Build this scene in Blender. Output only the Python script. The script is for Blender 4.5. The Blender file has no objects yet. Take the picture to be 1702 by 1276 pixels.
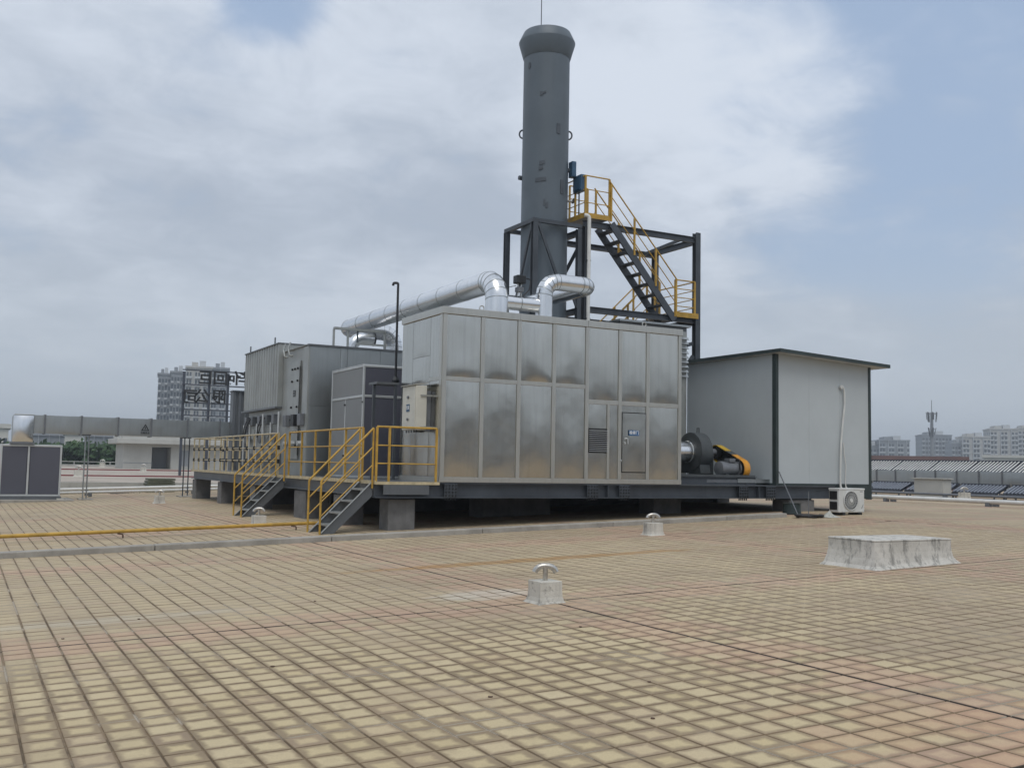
import bpy, bmesh, math, random
import numpy as np
from mathutils import Vector, Matrix

# ------------------------------------------------------------------ camera
S = bpy.context.scene
COL = S.collection
F, CX, CY = 1695.35, 851.0, 638.0            # focal length and centre in photo pixels (1702 x 1276)
EYE = Vector((0, 0, 1.55))
yaw, pitch, roll = (math.radians(a) for a in (28.3057, 4.548, 1.0843))
fw = Vector((math.sin(yaw)*math.cos(pitch), math.cos(yaw)*math.cos(pitch), math.sin(pitch)))
rt0 = Vector((math.cos(yaw), -math.sin(yaw), 0)); up0 = rt0.cross(fw)
rt = rt0*math.cos(roll) + up0*math.sin(roll)
up = -rt0*math.sin(roll) + up0*math.cos(roll)
cam = bpy.data.cameras.new('camera'); camo = bpy.data.objects.new('camera', cam); COL.objects.link(camo)
cam.sensor_width = 36; cam.lens = 36*F/1702; cam.clip_end = 6000; cam.clip_start = 0.05
m = Matrix.Identity(4)
for i in range(3):
    m[i][0] = rt[i]; m[i][1] = up[i]; m[i][2] = -fw[i]; m[i][3] = EYE[i]
camo.matrix_world = m
S.camera = camo

def ray(x, y): return fw + rt*((x-CX)/F) - up*((y-CY)/F)
def at(x, y, X=None, Y=None, Z=None):
    """point on the pixel's ray in the plane X=, Y= or Z= (the plane is the thing's own wall, deck or ground)"""
    d = ray(x, y)
    t = Y/d.y if Y is not None else X/d.x if X is not None else (Z-EYE.z)/d.z
    return EYE + d*t
def proj(p):
    p = Vector(p)-EYE; d = p.dot(fw)
    return (CX+F*p.dot(rt)/d, CY-F*p.dot(up)/d, d)

# ------------------------------------------------------------------ node helper
class G:
    def __init__(s, tree): s.t = tree
    def n(s, typ, ins=None, out=0, **kw):
        nd = s.t.nodes.new(typ)
        for k, v in kw.items(): setattr(nd, k, v)
        for k, v in (ins or {}).items(): s.put(nd.inputs[k], v)
        return nd.outputs[out] if out is not None else nd
    def put(s, sock, v):
        if isinstance(v, bpy.types.NodeSocket): s.t.links.new(v, sock)
        else:
            if hasattr(sock.default_value, '__len__') and not hasattr(v, '__len__'): v = (v,)*len(sock.default_value)
            if hasattr(sock.default_value, '__len__') and len(sock.default_value) == 4 and len(v) == 3: v = (*v, 1)
            sock.default_value = v
    def m(s, op, a, b=None, c=None):
        ins = {0: a}
        if b is not None: ins[1] = b
        if c is not None: ins[2] = c
        return s.n('ShaderNodeMath', ins, operation=op)
    def v(s, op, a, b): return s.n('ShaderNodeVectorMath', {0: a, 1: b}, operation=op)
    def mix(s, f, a, b, mode='MIX'):
        nd = s.t.nodes.new('ShaderNodeMix'); nd.data_type = 'RGBA'; nd.blend_type = mode
        s.put(nd.inputs[0], f); s.put(nd.inputs[6], a); s.put(nd.inputs[7], b)
        return nd.outputs[2]
    def sm(s, x, lo, hi, a=0.0, b=1.0):
        return s.n('ShaderNodeMapRange', {0: x, 1: lo, 2: hi, 3: a, 4: b}, interpolation_type='SMOOTHSTEP')
    def noise(s, vec, scale, detail=4, rough=.55, dist=0.0, out=0):
        return s.n('ShaderNodeTexNoise', {'Vector': vec, 'Scale': scale, 'Detail': detail, 'Roughness': rough, 'Distortion': dist}, out=out)
    def sep(s, v):
        nd = s.t.nodes.new('ShaderNodeSeparateXYZ'); s.put(nd.inputs[0], v); return nd.outputs
    def xyz(s, x, y, z): return s.n('ShaderNodeCombineXYZ', {0: x, 1: y, 2: z})
    def scl(s, v, t): return s.v('MULTIPLY', v, t)

# ------------------------------------------------------------------ sky
SUN_EL, SUN_AZ = math.radians(60), math.radians(204)     # azimuth from +Y towards +X: behind the camera, to the right
W = bpy.data.worlds.new('World'); S.world = W; W.use_nodes = True
g = G(W.node_tree); W.node_tree.nodes.clear()
d = g.n('ShaderNodeTexCoord', out='Generated')
dx, dy, dz = g.sep(d)
zc = g.m('MAXIMUM', dz, 0.0)
den = g.m('ADD', zc, 0.22)
cp = g.xyz(g.m('DIVIDE', dx, den), g.m('DIVIDE', dy, den), 3.1)
n1 = g.noise(cp, 1.15, 8, .55, .35)
n2 = g.noise(g.v('ADD', cp, (7.3, 2.1, 0)), .8, 7, .52, .25)
n3 = g.noise(g.v('ADD', cp, (1.3, 9.4, 2)), 3.2, 6, .55, .2)
sky = g.n('ShaderNodeTexSky', sky_type='NISHITA', sun_disc=False, sun_elevation=SUN_EL, sun_rotation=SUN_AZ, altitude=50.0, air_density=1.2, dust_density=3.0, ozone_density=1.5)
def lobe(px, py, w0, w1):
    c = ray(px, py).normalized()
    dt = g.n('ShaderNodeVectorMath', {0: d, 1: tuple(c)}, out='Value', operation='DOT_PRODUCT')
    return g.sm(dt, math.cos(math.radians(w0)), math.cos(math.radians(w1)))
blue_zone = g.m('MAXIMUM', lobe(1460, 90, 18, 2), g.m('MULTIPLY', lobe(450, -25, 4, 1), .8))
cumulus = g.m('MAXIMUM', lobe(1190, 200, 10, 3), g.m('MULTIPLY', lobe(1010, 230, 7, 2), .9))
n4 = g.noise(g.v('ADD', cp, (4.7, 3.4, 1)), 5.5, 10, .62, .5)
cover = g.m('ADD', g.m('ADD', g.m('MULTIPLY', n1, .7), g.m('MULTIPLY', n3, .28)), g.m('MULTIPLY', cumulus, .26))
cover = g.m('ADD', g.m('ADD', cover, .16), g.m('MULTIPLY', g.m('SUBTRACT', n4, .5), .36))
cover = g.m('SUBTRACT', cover, g.m('MULTIPLY', blue_zone, .32))
mask = g.sm(cover, .33, .64)
tone = g.m('ADD', g.m('MULTIPLY', n2, .75), g.m('MULTIPLY', n3, .25))
tone = g.m('ADD', g.m('ADD', tone, g.m('MULTIPLY', cumulus, g.m('MULTIPLY', n3, .46))), g.m('MULTIPLY', g.m('SUBTRACT', n4, .5), .30))
tone = g.m('ADD', tone, g.m('MULTIPLY', g.sm(zc, .05, .5), .06))
cloud = g.mix(g.sm(tone, .36, .70), (3.7, 4.25, 5.1), (5.9, 6.45, 7.3))
bluec = g.mix(.75, sky, (3.55, 4.55, 6.2))
skyc = g.mix(mask, bluec, cloud)
skyc = g.mix(g.sm(zc, .26, .0), skyc, (4.6, 5.15, 5.75))
bg = g.n('ShaderNodeBackground', {'Color': skyc, 'Strength': .1})
wo = W.node_tree.nodes.new('ShaderNodeOutputWorld'); W.node_tree.links.new(bg, wo.inputs[0])

# ------------------------------------------------------------------ sun and exposure
sl = bpy.data.lights.new('sun', 'SUN'); so = bpy.data.objects.new('sun', sl); COL.objects.link(so)
sl.energy = 1.1; sl.angle = math.radians(35); sl.color = (1, .95, .88)
sd = Vector((math.sin(SUN_AZ)*math.cos(SUN_EL), math.cos(SUN_AZ)*math.cos(SUN_EL), math.sin(SUN_EL)))
so.rotation_euler = sd.to_track_quat('Z', 'Y').to_euler(); so.location = (0, 0, 30)
S.view_settings.view_transform = 'Standard'; S.view_settings.look = 'None'
S.view_settings.exposure = 0.25; S.view_settings.gamma = 1; S.view_settings.use_curve_mapping = False
S.render.engine = 'CYCLES'

# ------------------------------------------------------------------ mesh builder
class MB:
    def __init__(s): s.v = []; s.f = []
    def add(s, vs, fs):
        b = len(s.v); s.v += [tuple(p) for p in vs]; s.f += [tuple(i+b for i in q) for q in fs]; return s
    def box(s, x0, x1, y0, y1, z0, z1):
        return s.add([(x0,y0,z0),(x1,y0,z0),(x1,y1,z0),(x0,y1,z0),(x0,y0,z1),(x1,y0,z1),(x1,y1,z1),(x0,y1,z1)],
                     [(3,2,1,0),(4,5,6,7),(0,1,5,4),(1,2,6,5),(2,3,7,6),(3,0,4,7)])
    def beam(s, p, q, w, h, upv=(0,0,1)):
        p, q = Vector(p), Vector(q); t = (q-p).normalized(); u = Vector(upv)
        if abs(t.dot(u)) > .98: u = Vector((0,1,0))
        sd_ = t.cross(u).normalized(); u = sd_.cross(t).normalized()
        vs = []
        for c in (p, q):
            for a, b in ((-1,-1),(1,-1),(1,1),(-1,1)): vs.append(c + sd_*(a*w/2) + u*(b*h/2))
        return s.add(vs, [(3,2,1,0),(4,5,6,7),(0,1,5,4),(1,2,6,5),(2,3,7,6),(3,0,4,7)])
    def ibeam(s, p, q, w, h, tf=.02, tw=.015, upv=(0,0,1)):
        p, q = Vector(p), Vector(q); t = (q-p).normalized(); u = Vector(upv)
        if abs(t.dot(u)) > .98: u = Vector((0,1,0))
        sd_ = t.cross(u).normalized(); u = sd_.cross(t).normalized()
        o = u*(h/2-tf/2)
        s.beam(p+o, q+o, w, tf, u); s.beam(p-o, q-o, w, tf, u); s.beam(p, q, tw, h-2*tf-.001, u); return s
    def tube(s, pts, r, seg=10, cap=True):
        pts = [Vector(p) for p in pts]; n = len(pts)
        rs = r if hasattr(r, '__len__') else [r]*n
        tan = []
        for i in range(n):
            a = pts[min(i+1, n-1)]-pts[i]; b = pts[i]-pts[max(i-1, 0)]
            t = (a.normalized() if a.length > 1e-9 else Vector()) + (b.normalized() if b.length > 1e-9 else Vector())
            tan.append(t.normalized())
        u = tan[0].orthogonal().normalized(); vs = []; fs = []
        for i in range(n):
            u = (u - tan[i]*u.dot(tan[i])).normalized(); w = tan[i].cross(u)
            k = 1.0
            if 0 < i < n-1:
                c = (pts[i]-pts[i-1]).normalized().dot(tan[i]); k = 1/max(c, .5)
            for j in range(seg):
                a = 2*math.pi*j/seg
                vs.append(pts[i] + (u*math.cos(a) + w*math.sin(a))*rs[i])
        for i in range(n-1):
            for j in range(seg):
                k2 = (j+1) % seg
                fs.append((i*seg+j, i*seg+k2, (i+1)*seg+k2, (i+1)*seg+j))
        if cap: fs.append(tuple(range(seg-1, -1, -1))); fs.append(tuple((n-1)*seg+j for j in range(seg)))
        return s.add(vs, fs)
    def lathe(s, prof, c, seg=24, axis='z', cap=True):
        vs = []; fs = []; c = Vector(c)
        for (r, h) in prof:
            for j in range(seg):
                a = 2*math.pi*j/seg; x, y = r*math.cos(a), r*math.sin(a)
                vs.append(c + Vector({'z': (x, y, h), 'x': (h, x, y), 'y': (y, h, x)}[axis]))
        n = len(prof)
        for i in range(n-1):
            for j in range(seg):
                k = (j+1) % seg; fs.append((i*seg+j, i*seg+k, (i+1)*seg+k, (i+1)*seg+j))
        if cap: fs.append(tuple(range(seg-1, -1, -1))); fs.append(tuple((n-1)*seg+j for j in range(seg)))
        return s.add(vs, fs)
    def prism(s, poly, off):
        """poly: list of 3-D points (planar, any winding), extruded by off"""
        off = Vector(off); n = len(poly); vs = [Vector(p) for p in poly] + [Vector(p)+off for p in poly]
        nv = Vector((0,0,0))
        for i in range(n): nv += vs[i].cross(vs[(i+1) % n])
        fs = [tuple(range(n)), tuple(range(2*n-1, n-1, -1))] + [(i+n, (i+1) % n+n, (i+1) % n, i) for i in range(n)]
        if nv.dot(off) > 0: fs = [tuple(reversed(q)) for q in fs]
        return s.add(vs, fs)
    def build(s, name, mat, parent=None, smooth=None, bevel=0, kind=None, label=None):
        me = bpy.data.meshes.new(name)
        v = s.v
        if parent is not None:
            o = Vector(root_loc(parent)); v = [(p[0]-o.x, p[1]-o.y, p[2]-o.z) for p in s.v]
        me.from_pydata(v, [], s.f); me.update()
        me.materials.append(mat)
        if smooth:
            me.polygons.foreach_set('use_smooth', [True]*len(me.polygons))
            me.set_sharp_from_angle(angle=math.radians(smooth if smooth > 1 else 35))
        ob = bpy.data.objects.new(name, me); COL.objects.link(ob)
        if parent is not None: ob.parent = parent
        if bevel:
            b = ob.modifiers.new('bevel', 'BEVEL'); b.width = bevel; b.segments = 2; b.limit_method = 'ANGLE'; b.harden_normals = False
        if kind: ob['kind'] = kind
        if label: ob['label'] = label
        return ob
def root_loc(o):
    p = Vector((0,0,0))
    while o is not None: p = p + o.location; o = o.parent
    return p
def thing(name, label, cat, loc=(0,0,0), group=None):
    o = bpy.data.objects.new(name, None); COL.objects.link(o); o.location = loc; o.empty_display_size = .2
    return tag(o, label, cat, group)
def tag(o, label, cat, group=None):
    o['label'] = label; o['category'] = cat
    if group: o['group'] = group
    return o
def struct(o): o['kind'] = 'structure'; return o
def bend(pts, r, n=6):
    """round the corners of a polyline"""
    pts = [Vector(p) for p in pts]; out = [pts[0]]
    for i in range(1, len(pts)-1):
        a = (pts[i-1]-pts[i]).normalized(); b = (pts[i+1]-pts[i]).normalized()
        ang = a.angle(b); dd = r/math.tan(ang/2)
        p0 = pts[i]+a*dd; c = pts[i] + (a+b).normalized()*(r/math.sin(ang/2))
        v0 = p0-c; ax = v0.cross((pts[i]+b*dd)-c).normalized(); tot = math.pi-ang
        for k in range(n+1): out.append(c + Matrix.Rotation(tot*k/n, 3, ax) @ v0)
    return out + [pts[-1]]
_txt = {}
def text(s, size, mat, parent, loc, rot, name='lettering', ext=.001, wx=1.0):
    cu = bpy.data.curves.new('t', 'FONT'); cu.body = s; cu.size = size; cu.extrude = ext; cu.offset = .018*size; cu.align_x = 'CENTER'; cu.align_y = 'CENTER'; cu.resolution_u = 2
    ob = bpy.data.objects.new('t', cu); COL.objects.link(ob)
    dg = bpy.context.evaluated_depsgraph_get(); dg.update()
    me = bpy.data.meshes.new_from_object(ob.evaluated_get(dg))
    bpy.data.objects.remove(ob); bpy.data.curves.remove(cu)
    M = Matrix.Translation(Vector(loc)-root_loc(parent)) @ Matrix([[*r, 0] for r in rot] + [[0,0,0,1]]) @ Matrix.Diagonal((wx, 1, 1, 1))
    me.transform(M); me.materials.clear(); me.materials.append(mat); me.name = name
    o = bpy.data.objects.new(name, me); COL.objects.link(o); o.parent = parent
    return o
FACE_S = ((1,0,0),(0,0,-1),(0,1,0))      # reads from -Y
FACE_W = ((0,0,-1),(-1,0,0),(0,1,0))     # reads from -X
FACE_N = ((-1,0,0),(0,0,1),(0,1,0))      # reads from +Y
rnd = random.Random(4)
HAZE = 0.00065

# ------------------------------------------------------------------ materials
MT = {}
def newmat(name):
    mt = bpy.data.materials.new(name); mt.use_nodes = True; t = mt.node_tree; t.nodes.clear()
    gg = G(t); b = t.nodes.new('ShaderNodeBsdfPrincipled'); o = t.nodes.new('ShaderNodeOutputMaterial'); t.links.new(b.outputs[0], o.inputs[0])
    MT[name] = mt
    return mt, gg, b
def mat(name, col, rough=.6, metal=0.0, var=.18, vs=2.5, streak=0.0, scol=None, bump=.0, bs=60, rvar=.1, spec=.5, spots=0.0, pcol=(.1,.08,.06), ps=9):
    mt, g, b = newmat(name)
    P = g.n('ShaderNodeNewGeometry', out='Position')
    n = g.noise(P, vs, 5, .6)
    c = g.mix(g.sm(n, .25, .75), tuple(x*(1-var) for x in col), tuple(min(1, x*(1+var)) for x in col))
    if streak:
        sn = g.noise(g.scl(P, (9, 9, .55)), 1.0, 5, .6)
        sn2 = g.noise(P, .9, 3, .5)
        c = g.mix(g.m('MULTIPLY', g.sm(sn, .5, .75), g.m('MULTIPLY', g.sm(sn2, .35, .65), streak)), c, scol or tuple(x*.45 for x in col))
    if spots:
        pn = g.noise(P, ps, 6, .7)
        c = g.mix(g.m('MULTIPLY', g.sm(pn, .56, .68), spots), c, pcol)
    g.put(b.inputs['Base Color'], c); b.inputs['Metallic'].default_value = metal
    g.put(b.inputs['Roughness'], g.m('ADD', rough-rvar/2, g.m('MULTIPLY', g.noise(P, vs*1.7+1, 4, .6), rvar)))
    b.inputs['Specular IOR Level'].default_value = spec
    if bump:
        bn = g.n('ShaderNodeBump', {'Strength': 1.0, 'Distance': bump, 'Height': g.noise(P, bs, 4, .6)})
        g.put(b.inputs['Normal'], bn)
    return mt
def stainless(name, col, rough, wav=.004, brush=.0012):
    mt, g, b = newmat(name)
    P = g.n('ShaderNodeNewGeometry', out='Position')
    st = g.noise(g.scl(P, (14, 14, .5)), 1, 4, .6)
    n = g.noise(P, .8, 4, .6)
    c = g.mix(g.sm(st, .4, .75), tuple(x*1.02 for x in col), tuple(x*.93 for x in col))
    c = g.mix(g.m('MULTIPLY', g.sm(n, .42, .72), .18), c, tuple(x*.78 for x in col))
    g.put(b.inputs['Base Color'], c); b.inputs['Metallic'].default_value = 1.0
    g.put(b.inputs['Roughness'], g.m('ADD', rough, g.m('MULTIPLY', g.noise(P, 3.5, 5, .65), .14)))
    wv = g.noise(g.scl(P, (1.6, 1.6, 1.1)), 1.0, 2, .5)
    b1 = g.n('ShaderNodeBump', {'Strength': 1.0, 'Distance': wav*6, 'Height': wv})
    b2 = g.n('ShaderNodeBump', {'Strength': 1.0, 'Distance': brush, 'Height': g.noise(g.scl(P, (70, 70, 2)), 1, 2, .5), 'Normal': b1})
    g.put(b.inputs['Normal'], b2)
    return mt

stainless('steel_panel', (.555, .545, .50), .13, .002, .0002)
stainless('steel_trim', (.56, .55, .505), .32, .001, .0003)
stainless('cladding', (.78, .79, .80), .17, .0006, .0001)
stainless('galvanised', (.40, .42, .42), .34, .003, .0004)
mat('grey_casing', (.335, .35, .34), .42, .35, .12, 1.2, .5, (.13,.135,.13))
mat('grey_casing_dark', (.13, .14, .15), .45, .3, .12, 1.2, .4)
mat('ahu_panel', (.215, .225, .23), .5, 0, .06, .8)
mat('ahu_panel_blue', (.085, .088, .112), .5, 0, .06, .8)
mat('ahu_frame', (.55, .57, .57), .4, .5, .1)
mat('dark_steel', (.062, .072, .085), .5, .1, .22, 1.6, .4, (.04,.04,.045), .0006, 90)
mat('chimney_paint', (.108, .134, .158), .5, .05, .1, .7, .35, (.09,.105,.12))
mat('chimney_patch', (.075, .088, .105), .55, .05, .15, 5)
mat('yellow_paint', (.47, .285, .045), .45, 0, .22, 5, .3, (.3,.16,.03), 0, 60, .15, .5, .35, (.24,.11,.03), 14)
mat('yellow_faded', (.50, .42, .26), .5, 0, .25, 6, .3, (.3,.22,.12), 0, 60, .15, .5, .3, (.2,.13,.08), 14)
mat('guard_yellow', (.55, .36, .03), .4, 0, .2, 6)
mat('guard_orange', (.62, .28, .03), .4, 0, .2, 6)
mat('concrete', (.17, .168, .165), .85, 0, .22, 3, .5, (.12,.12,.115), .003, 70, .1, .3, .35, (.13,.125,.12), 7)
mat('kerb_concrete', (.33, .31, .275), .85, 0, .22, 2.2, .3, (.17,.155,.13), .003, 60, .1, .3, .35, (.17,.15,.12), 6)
mat('white_concrete', (.56, .54, .48), .8, 0, .12, 4, .95, (.14,.135,.125), .004, 60, .1, .3, .8, (.20,.19,.17), 7)
mat('shed_wall', (.46, .50, .515), .45, 0, .06, .7, .16, (.40,.42,.43))
mat('shed_trim', (.030, .045, .045), .45, .1, .2, 3)
mat('shed_soffit', (.42, .43, .43), .6)
mat('cream_box', (.60, .59, .52), .45, 0, .06, 3, .3, (.42,.4,.33))
mat('white_plastic', (.62, .63, .61), .45, 0, .08, 4, .35, (.38,.37,.34))
mat('pipe_metal', (.52, .50, .46), .32, .85, .2, 20)
mat('black_steel', (.018, .02, .022), .45, .1, .2, 8)
mat('hole_black', (.006, .006, .007), .8, 0, 0)
mat('rubber', (.02, .02, .022), .6, 0, .2, 10)
mat('motor_grey', (.16, .17, .185), .45, .2, .15, 6)
mat('blower_grey', (.075, .085, .09), .5, .2, .15, 4)
mat('blue_box', (.045, .10, .17), .4, .1, .15, 6)
mat('sign_blue', (.022, .105, .26), .4, 0, .05)
mat('label_blue', (.03, .09, .17), .4, 0, .05)
mat('letter_white', (.75, .78, .8), .5, 0, 0)
mat('letter_dark', (.012, .013, .014), .5, 0, 0)
mat('rust_dark', (.10, .06, .04), .8, 0, .3, 6)
mat('white_pipe', (.66, .66, .63), .35, 0, .1, 3)
mat('red_stripe', (.20, .03, .035), .7, 0, .15, 2)
mat('pink_roof', (.40, .35, .295), .85, 0, .2, .5, 0, None, 0, 60, .1, .3, .5, (.34,.30,.25), .35)
mat('far_wall', (.46, .46, .43), .8, 0, .08, .8, .3, (.30,.30,.28))
mat('far_wall_pale', (.56, .55, .50), .8, 0, .08, .3)
mat('far_roof_brown', (.16, .085, .07), .8, 0, .2, .3)
mat('tower_grey', (.27, .29, .31), .7, 0, .08, .05)
mat('tower_pale', (.46, .45, .42), .7, 0, .08, .05)
mat('tower_glass', (.06, .075, .09), .3, 0, .2, .2)
mat('tower_band', (.52, .54, .55), .7, 0, .06, .1)
mat('stack_panel', (.11, .12, .085), .7, 0, .25, 4)
mat('collector_frame', (.08, .09, .11), .4, .5, .1)
mat('tube_glass', (.02, .025, .04), .12, 0, .1, 4, spec=.7)
mat('tube_backing', (.20, .22, .26), .35, .2, .1)
mat('street_ground', (.10, .11, .09), .9, 0, .3, .02)
mat('bark', (.09, .07, .05), .9, 0, .2, 8)
mat('parapet', (.40, .40, .37), .85, 0, .12, 1.5, .5, (.22,.215,.2))
mat('hatch_cloth', (.42, .42, .38), .8, 0, .2, 12)

# weathered white paint of the hatch
mt, g, b = newmat('hatch_paint')
P = g.n('ShaderNodeNewGeometry', out='Position'); nz = g.sep(g.n('ShaderNodeNewGeometry', out='Normal'))[2]
mould = g.noise(g.scl(P, (7, 7, 2.6)), 1.3, 9, .75, .2)
c = g.mix(g.sm(g.noise(P, 3, 5, .6), .3, .7), (.50, .485, .44), (.63, .61, .56))
c = g.mix(g.m('MULTIPLY', g.sm(mould, .48, .64), .7), c, (.15, .15, .14))
c = g.mix(g.m('MULTIPLY', g.sm(g.noise(P, 14, 6, .7), .55, .68), .5), c, (.26, .24, .21))
g.put(b.inputs['Base Color'], c); b.inputs['Roughness'].default_value = .8; b.inputs['Specular IOR Level'].default_value = .3
g.put(b.inputs['Normal'], g.n('ShaderNodeBump', {'Strength': 1.0, 'Distance': .005, 'Height': g.noise(P, 25, 6, .65)}))

# foliage
mt, g, b = newmat('foliage')
P = g.n('ShaderNodeNewGeometry', out='Position')
g.put(b.inputs['Base Color'], g.mix(g.sm(g.noise(P, .5, 5, .6), .3, .7), (.022, .05, .022), (.065, .115, .045)))
b.inputs['Roughness'].default_value = .7
b.inputs['Specular IOR Level'].default_value = .25

# roof tiles: one material for the deck and for the tiles laid on it
PT, TX0, TY0 = .2075, 5.35, 9.06             # tile pitch and one crossing of two expansion joints
EXP = 28*PT
mt, g, b = newmat('roof_tile')
P = g.n('ShaderNodeNewGeometry', out='Position'); px, py, pz = g.sep(P)
ux = g.m('DIVIDE', g.m('SUBTRACT', px, TX0), PT); uy = g.m('DIVIDE', g.m('SUBTRACT', py, TY0), PT)
fx, fy = g.m('FRACT', ux), g.m('FRACT', uy); ix, iy = g.m('FLOOR', ux), g.m('FLOOR', uy)
ex = g.m('MINIMUM', fx, g.m('SUBTRACT', 1.0, fx)); ey = g.m('MINIMUM', fy, g.m('SUBTRACT', 1.0, fy))
edge = g.m('MINIMUM', ex, ey)
rn = g.n('ShaderNodeTexWhiteNoise', {'Vector': g.xyz(ix, iy, 1.0)}, out='Value', noise_dimensions='3D')
rn2 = g.n('ShaderNodeTexWhiteNoise', {'Vector': g.xyz(ix, iy, 5.0)}, out='Value', noise_dimensions='3D')
P2 = g.xyz(px, py, 0.0)
nf = g.noise(P2, 16, 4, .6); nm = g.noise(P2, 1.3, 4, .6); nb = g.noise(P2, .22, 3, .55); nff = g.noise(P2, 90, 3, .6)
near = g.sm(g.m('ADD', py, g.m('MULTIPLY', nb, 2.0)), 11.0, 7.6)
near = g.m('MULTIPLY', near, g.sm(px, 8.5, 4.2, .35, 1.0))
# worn pale centre inside a dirtier border
ed = g.m('ADD', edge, g.m('MULTIPLY', g.m('SUBTRACT', nf, .5), .26))
ed = g.m('ADD', ed, g.m('MULTIPLY', g.m('SUBTRACT', rn2, .5), .16))
centre = g.sm(ed, .085, .30)
amount = g.m('ADD', .38, g.m('MULTIPLY', near, .75)); amount = g.m('ADD', amount, g.m('MULTIPLY', g.m('SUBTRACT', nm, .5), .9))
amount = g.m('MULTIPLY', g.m('MINIMUM', g.m('MAXIMUM', amount, .12), 1.0), g.m('ADD', .74, g.m('MULTIPLY', rn, .28)))
border = g.mix(g.sm(nm, .3, .7), (.25, .187, .108), (.345, .263, .158))
border = g.mix(g.m('MULTIPLY', g.m('SUBTRACT', 1.0, near), .65), border, (.53, .435, .29))
pale = g.mix(rn2, (.60, .485, .27), (.63, .52, .315))
c = g.mix(g.m('MULTIPLY', centre, amount), border, pale)
c = g.mix(g.m('MULTIPLY', g.sm(rn, .0, 1.0), .10), c, (.25, .2, .15))
grime = g.m('MULTIPLY', g.sm(g.m('ADD', g.noise(P2, .28, 5, .6), g.sm(px, 5.0, 9.5, 0.0, .10)), .48, .66), .5)
c = g.mix(grime, c, (.31, .24, .165))
c = g.mix(g.m('MULTIPLY', g.sm(g.noise(P2, 5.0, 5, .7), .52, .7), .3), c, (.27, .20, .13))
# reddish rows beside the expansion joints
exx = g.m('ABSOLUTE', g.m('SUBTRACT', g.m('FRACT', g.m('ADD', g.m('DIVIDE', g.m('SUBTRACT', px, TX0), EXP), .5)), .5))
exy = g.m('ABSOLUTE', g.m('SUBTRACT', g.m('FRACT', g.m('ADD', g.m('DIVIDE', g.m('SUBTRACT', py, TY0), EXP), .5)), .5))
dj = g.m('MULTIPLY', g.m('MINIMUM', exx, exy), EXP)
pink = g.m('MULTIPLY', g.sm(g.m('ADD', dj, g.m('MULTIPLY', g.m('SUBTRACT', rn2, .5), .35)), .62, .30), g.sm(g.m('ADD', nm, g.m('MULTIPLY', rn, .25)), .45, .62))
c = g.mix(g.m('MULTIPLY', pink, .40), c, (.50, .29, .22))
pk2 = g.m('MULTIPLY', g.sm(g.noise(P2, .35, 2, .5), .58, .66), g.sm(rn, .55, .8))
c = g.mix(g.m('MULTIPLY', pk2, .25), c, (.40, .235, .17))
def spot(x, y, sx, sy, n_, amt=1.0):
    r = g.m('SQRT', g.m('ADD', g.m('POWER', g.m('DIVIDE', g.m('SUBTRACT', px, x), sx), 2.0), g.m('POWER', g.m('DIVIDE', g.m('SUBTRACT', py, y), sy), 2.0)))
    return g.m('MULTIPLY', g.sm(g.m('ADD', r, g.m('MULTIPLY', g.m('SUBTRACT', n_, .5), 1.3)), 1.0, .55), amt)
c = g.mix(g.m('MULTIPLY', g.m('MAXIMUM', spot(4.9, 4.0, .9, .55, rn), spot(4.3, 3.3, 1.0, .5, rn)), .36), c, (.52, .31, .19))
c = g.mix(spot(5.05, 9.85, .75, .42, g.noise(g.scl(P2, (1, 5, 1)), 2.2, 4, .6), .6), c, (.60, .565, .48))
c = g.mix(g.m('MULTIPLY', spot(1.3, 10.2, 1.7, .22, g.noise(g.scl(P2, (1, 4, 1)), 1.2, 5, .7)), .38), c, (.54, .50, .40))
rust = g.m('MULTIPLY', spot(7.2, 12.55, 3.4, .26, g.noise(P2, 1.8, 5, .65)), .75)
c = g.mix(rust, c, (.37, .20, .06))
# hue of single tiles, and worn zones where the joints are filled level
rn3 = g.n('ShaderNodeTexWhiteNoise', {'Vector': g.xyz(ix, iy, 9.0)}, out='Value', noise_dimensions='3D')
c = g.mix(g.m('MULTIPLY', g.sm(rn3, .72, 1.0), .2), c, (.46, .33, .25))
worn = g.sm(g.noise(g.v('ADD', P2, (3, 8, 0)), .45, 5, .65), .54, .66)
c = g.mix(g.m('MULTIPLY', worn, .45), c, (.40, .31, .21))
# joints
c = g.mix(g.m('MULTIPLY', g.sm(edge, .085, .025), g.m('SUBTRACT', .9, g.m('MULTIPLY', worn, .5))), c, (.245, .18, .11))
jn = g.m('MULTIPLY', g.sm(edge, .036, .018), g.m('MULTIPLY', g.sm(g.noise(P2, .9, 5, .7), .60, .42), g.m('SUBTRACT', 1.0, worn)))
c = g.mix(jn, c, (.105, .074, .04))
eff = g.m('MULTIPLY', g.sm(edge, .05, .03), g.sm(g.noise(g.v('ADD', P2, (9, 4, 0)), .8, 5, .65), .53, .62))
c = g.mix(g.m('MULTIPLY', eff, .8), c, (.46, .41, .33))
c = g.mix(g.sm(dj, .022, .014), c, (.045, .033, .022))
c = g.mix(g.m('MULTIPLY', g.sm(nff, .35, .75), .22), c, (.23, .19, .15))
g.put(b.inputs['Base Color'], c)
g.put(b.inputs['Roughness'], g.m('ADD', .62, g.m('MULTIPLY', nm, .25)))
b.inputs['Specular IOR Level'].default_value = .35
bp = g.n('ShaderNodeBump', {'Strength': .5, 'Distance': .0015, 'Height': g.m('ADD', nf, g.m('MULTIPLY', nff, .5))})
g.put(b.inputs['Normal'], bp)

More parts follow.
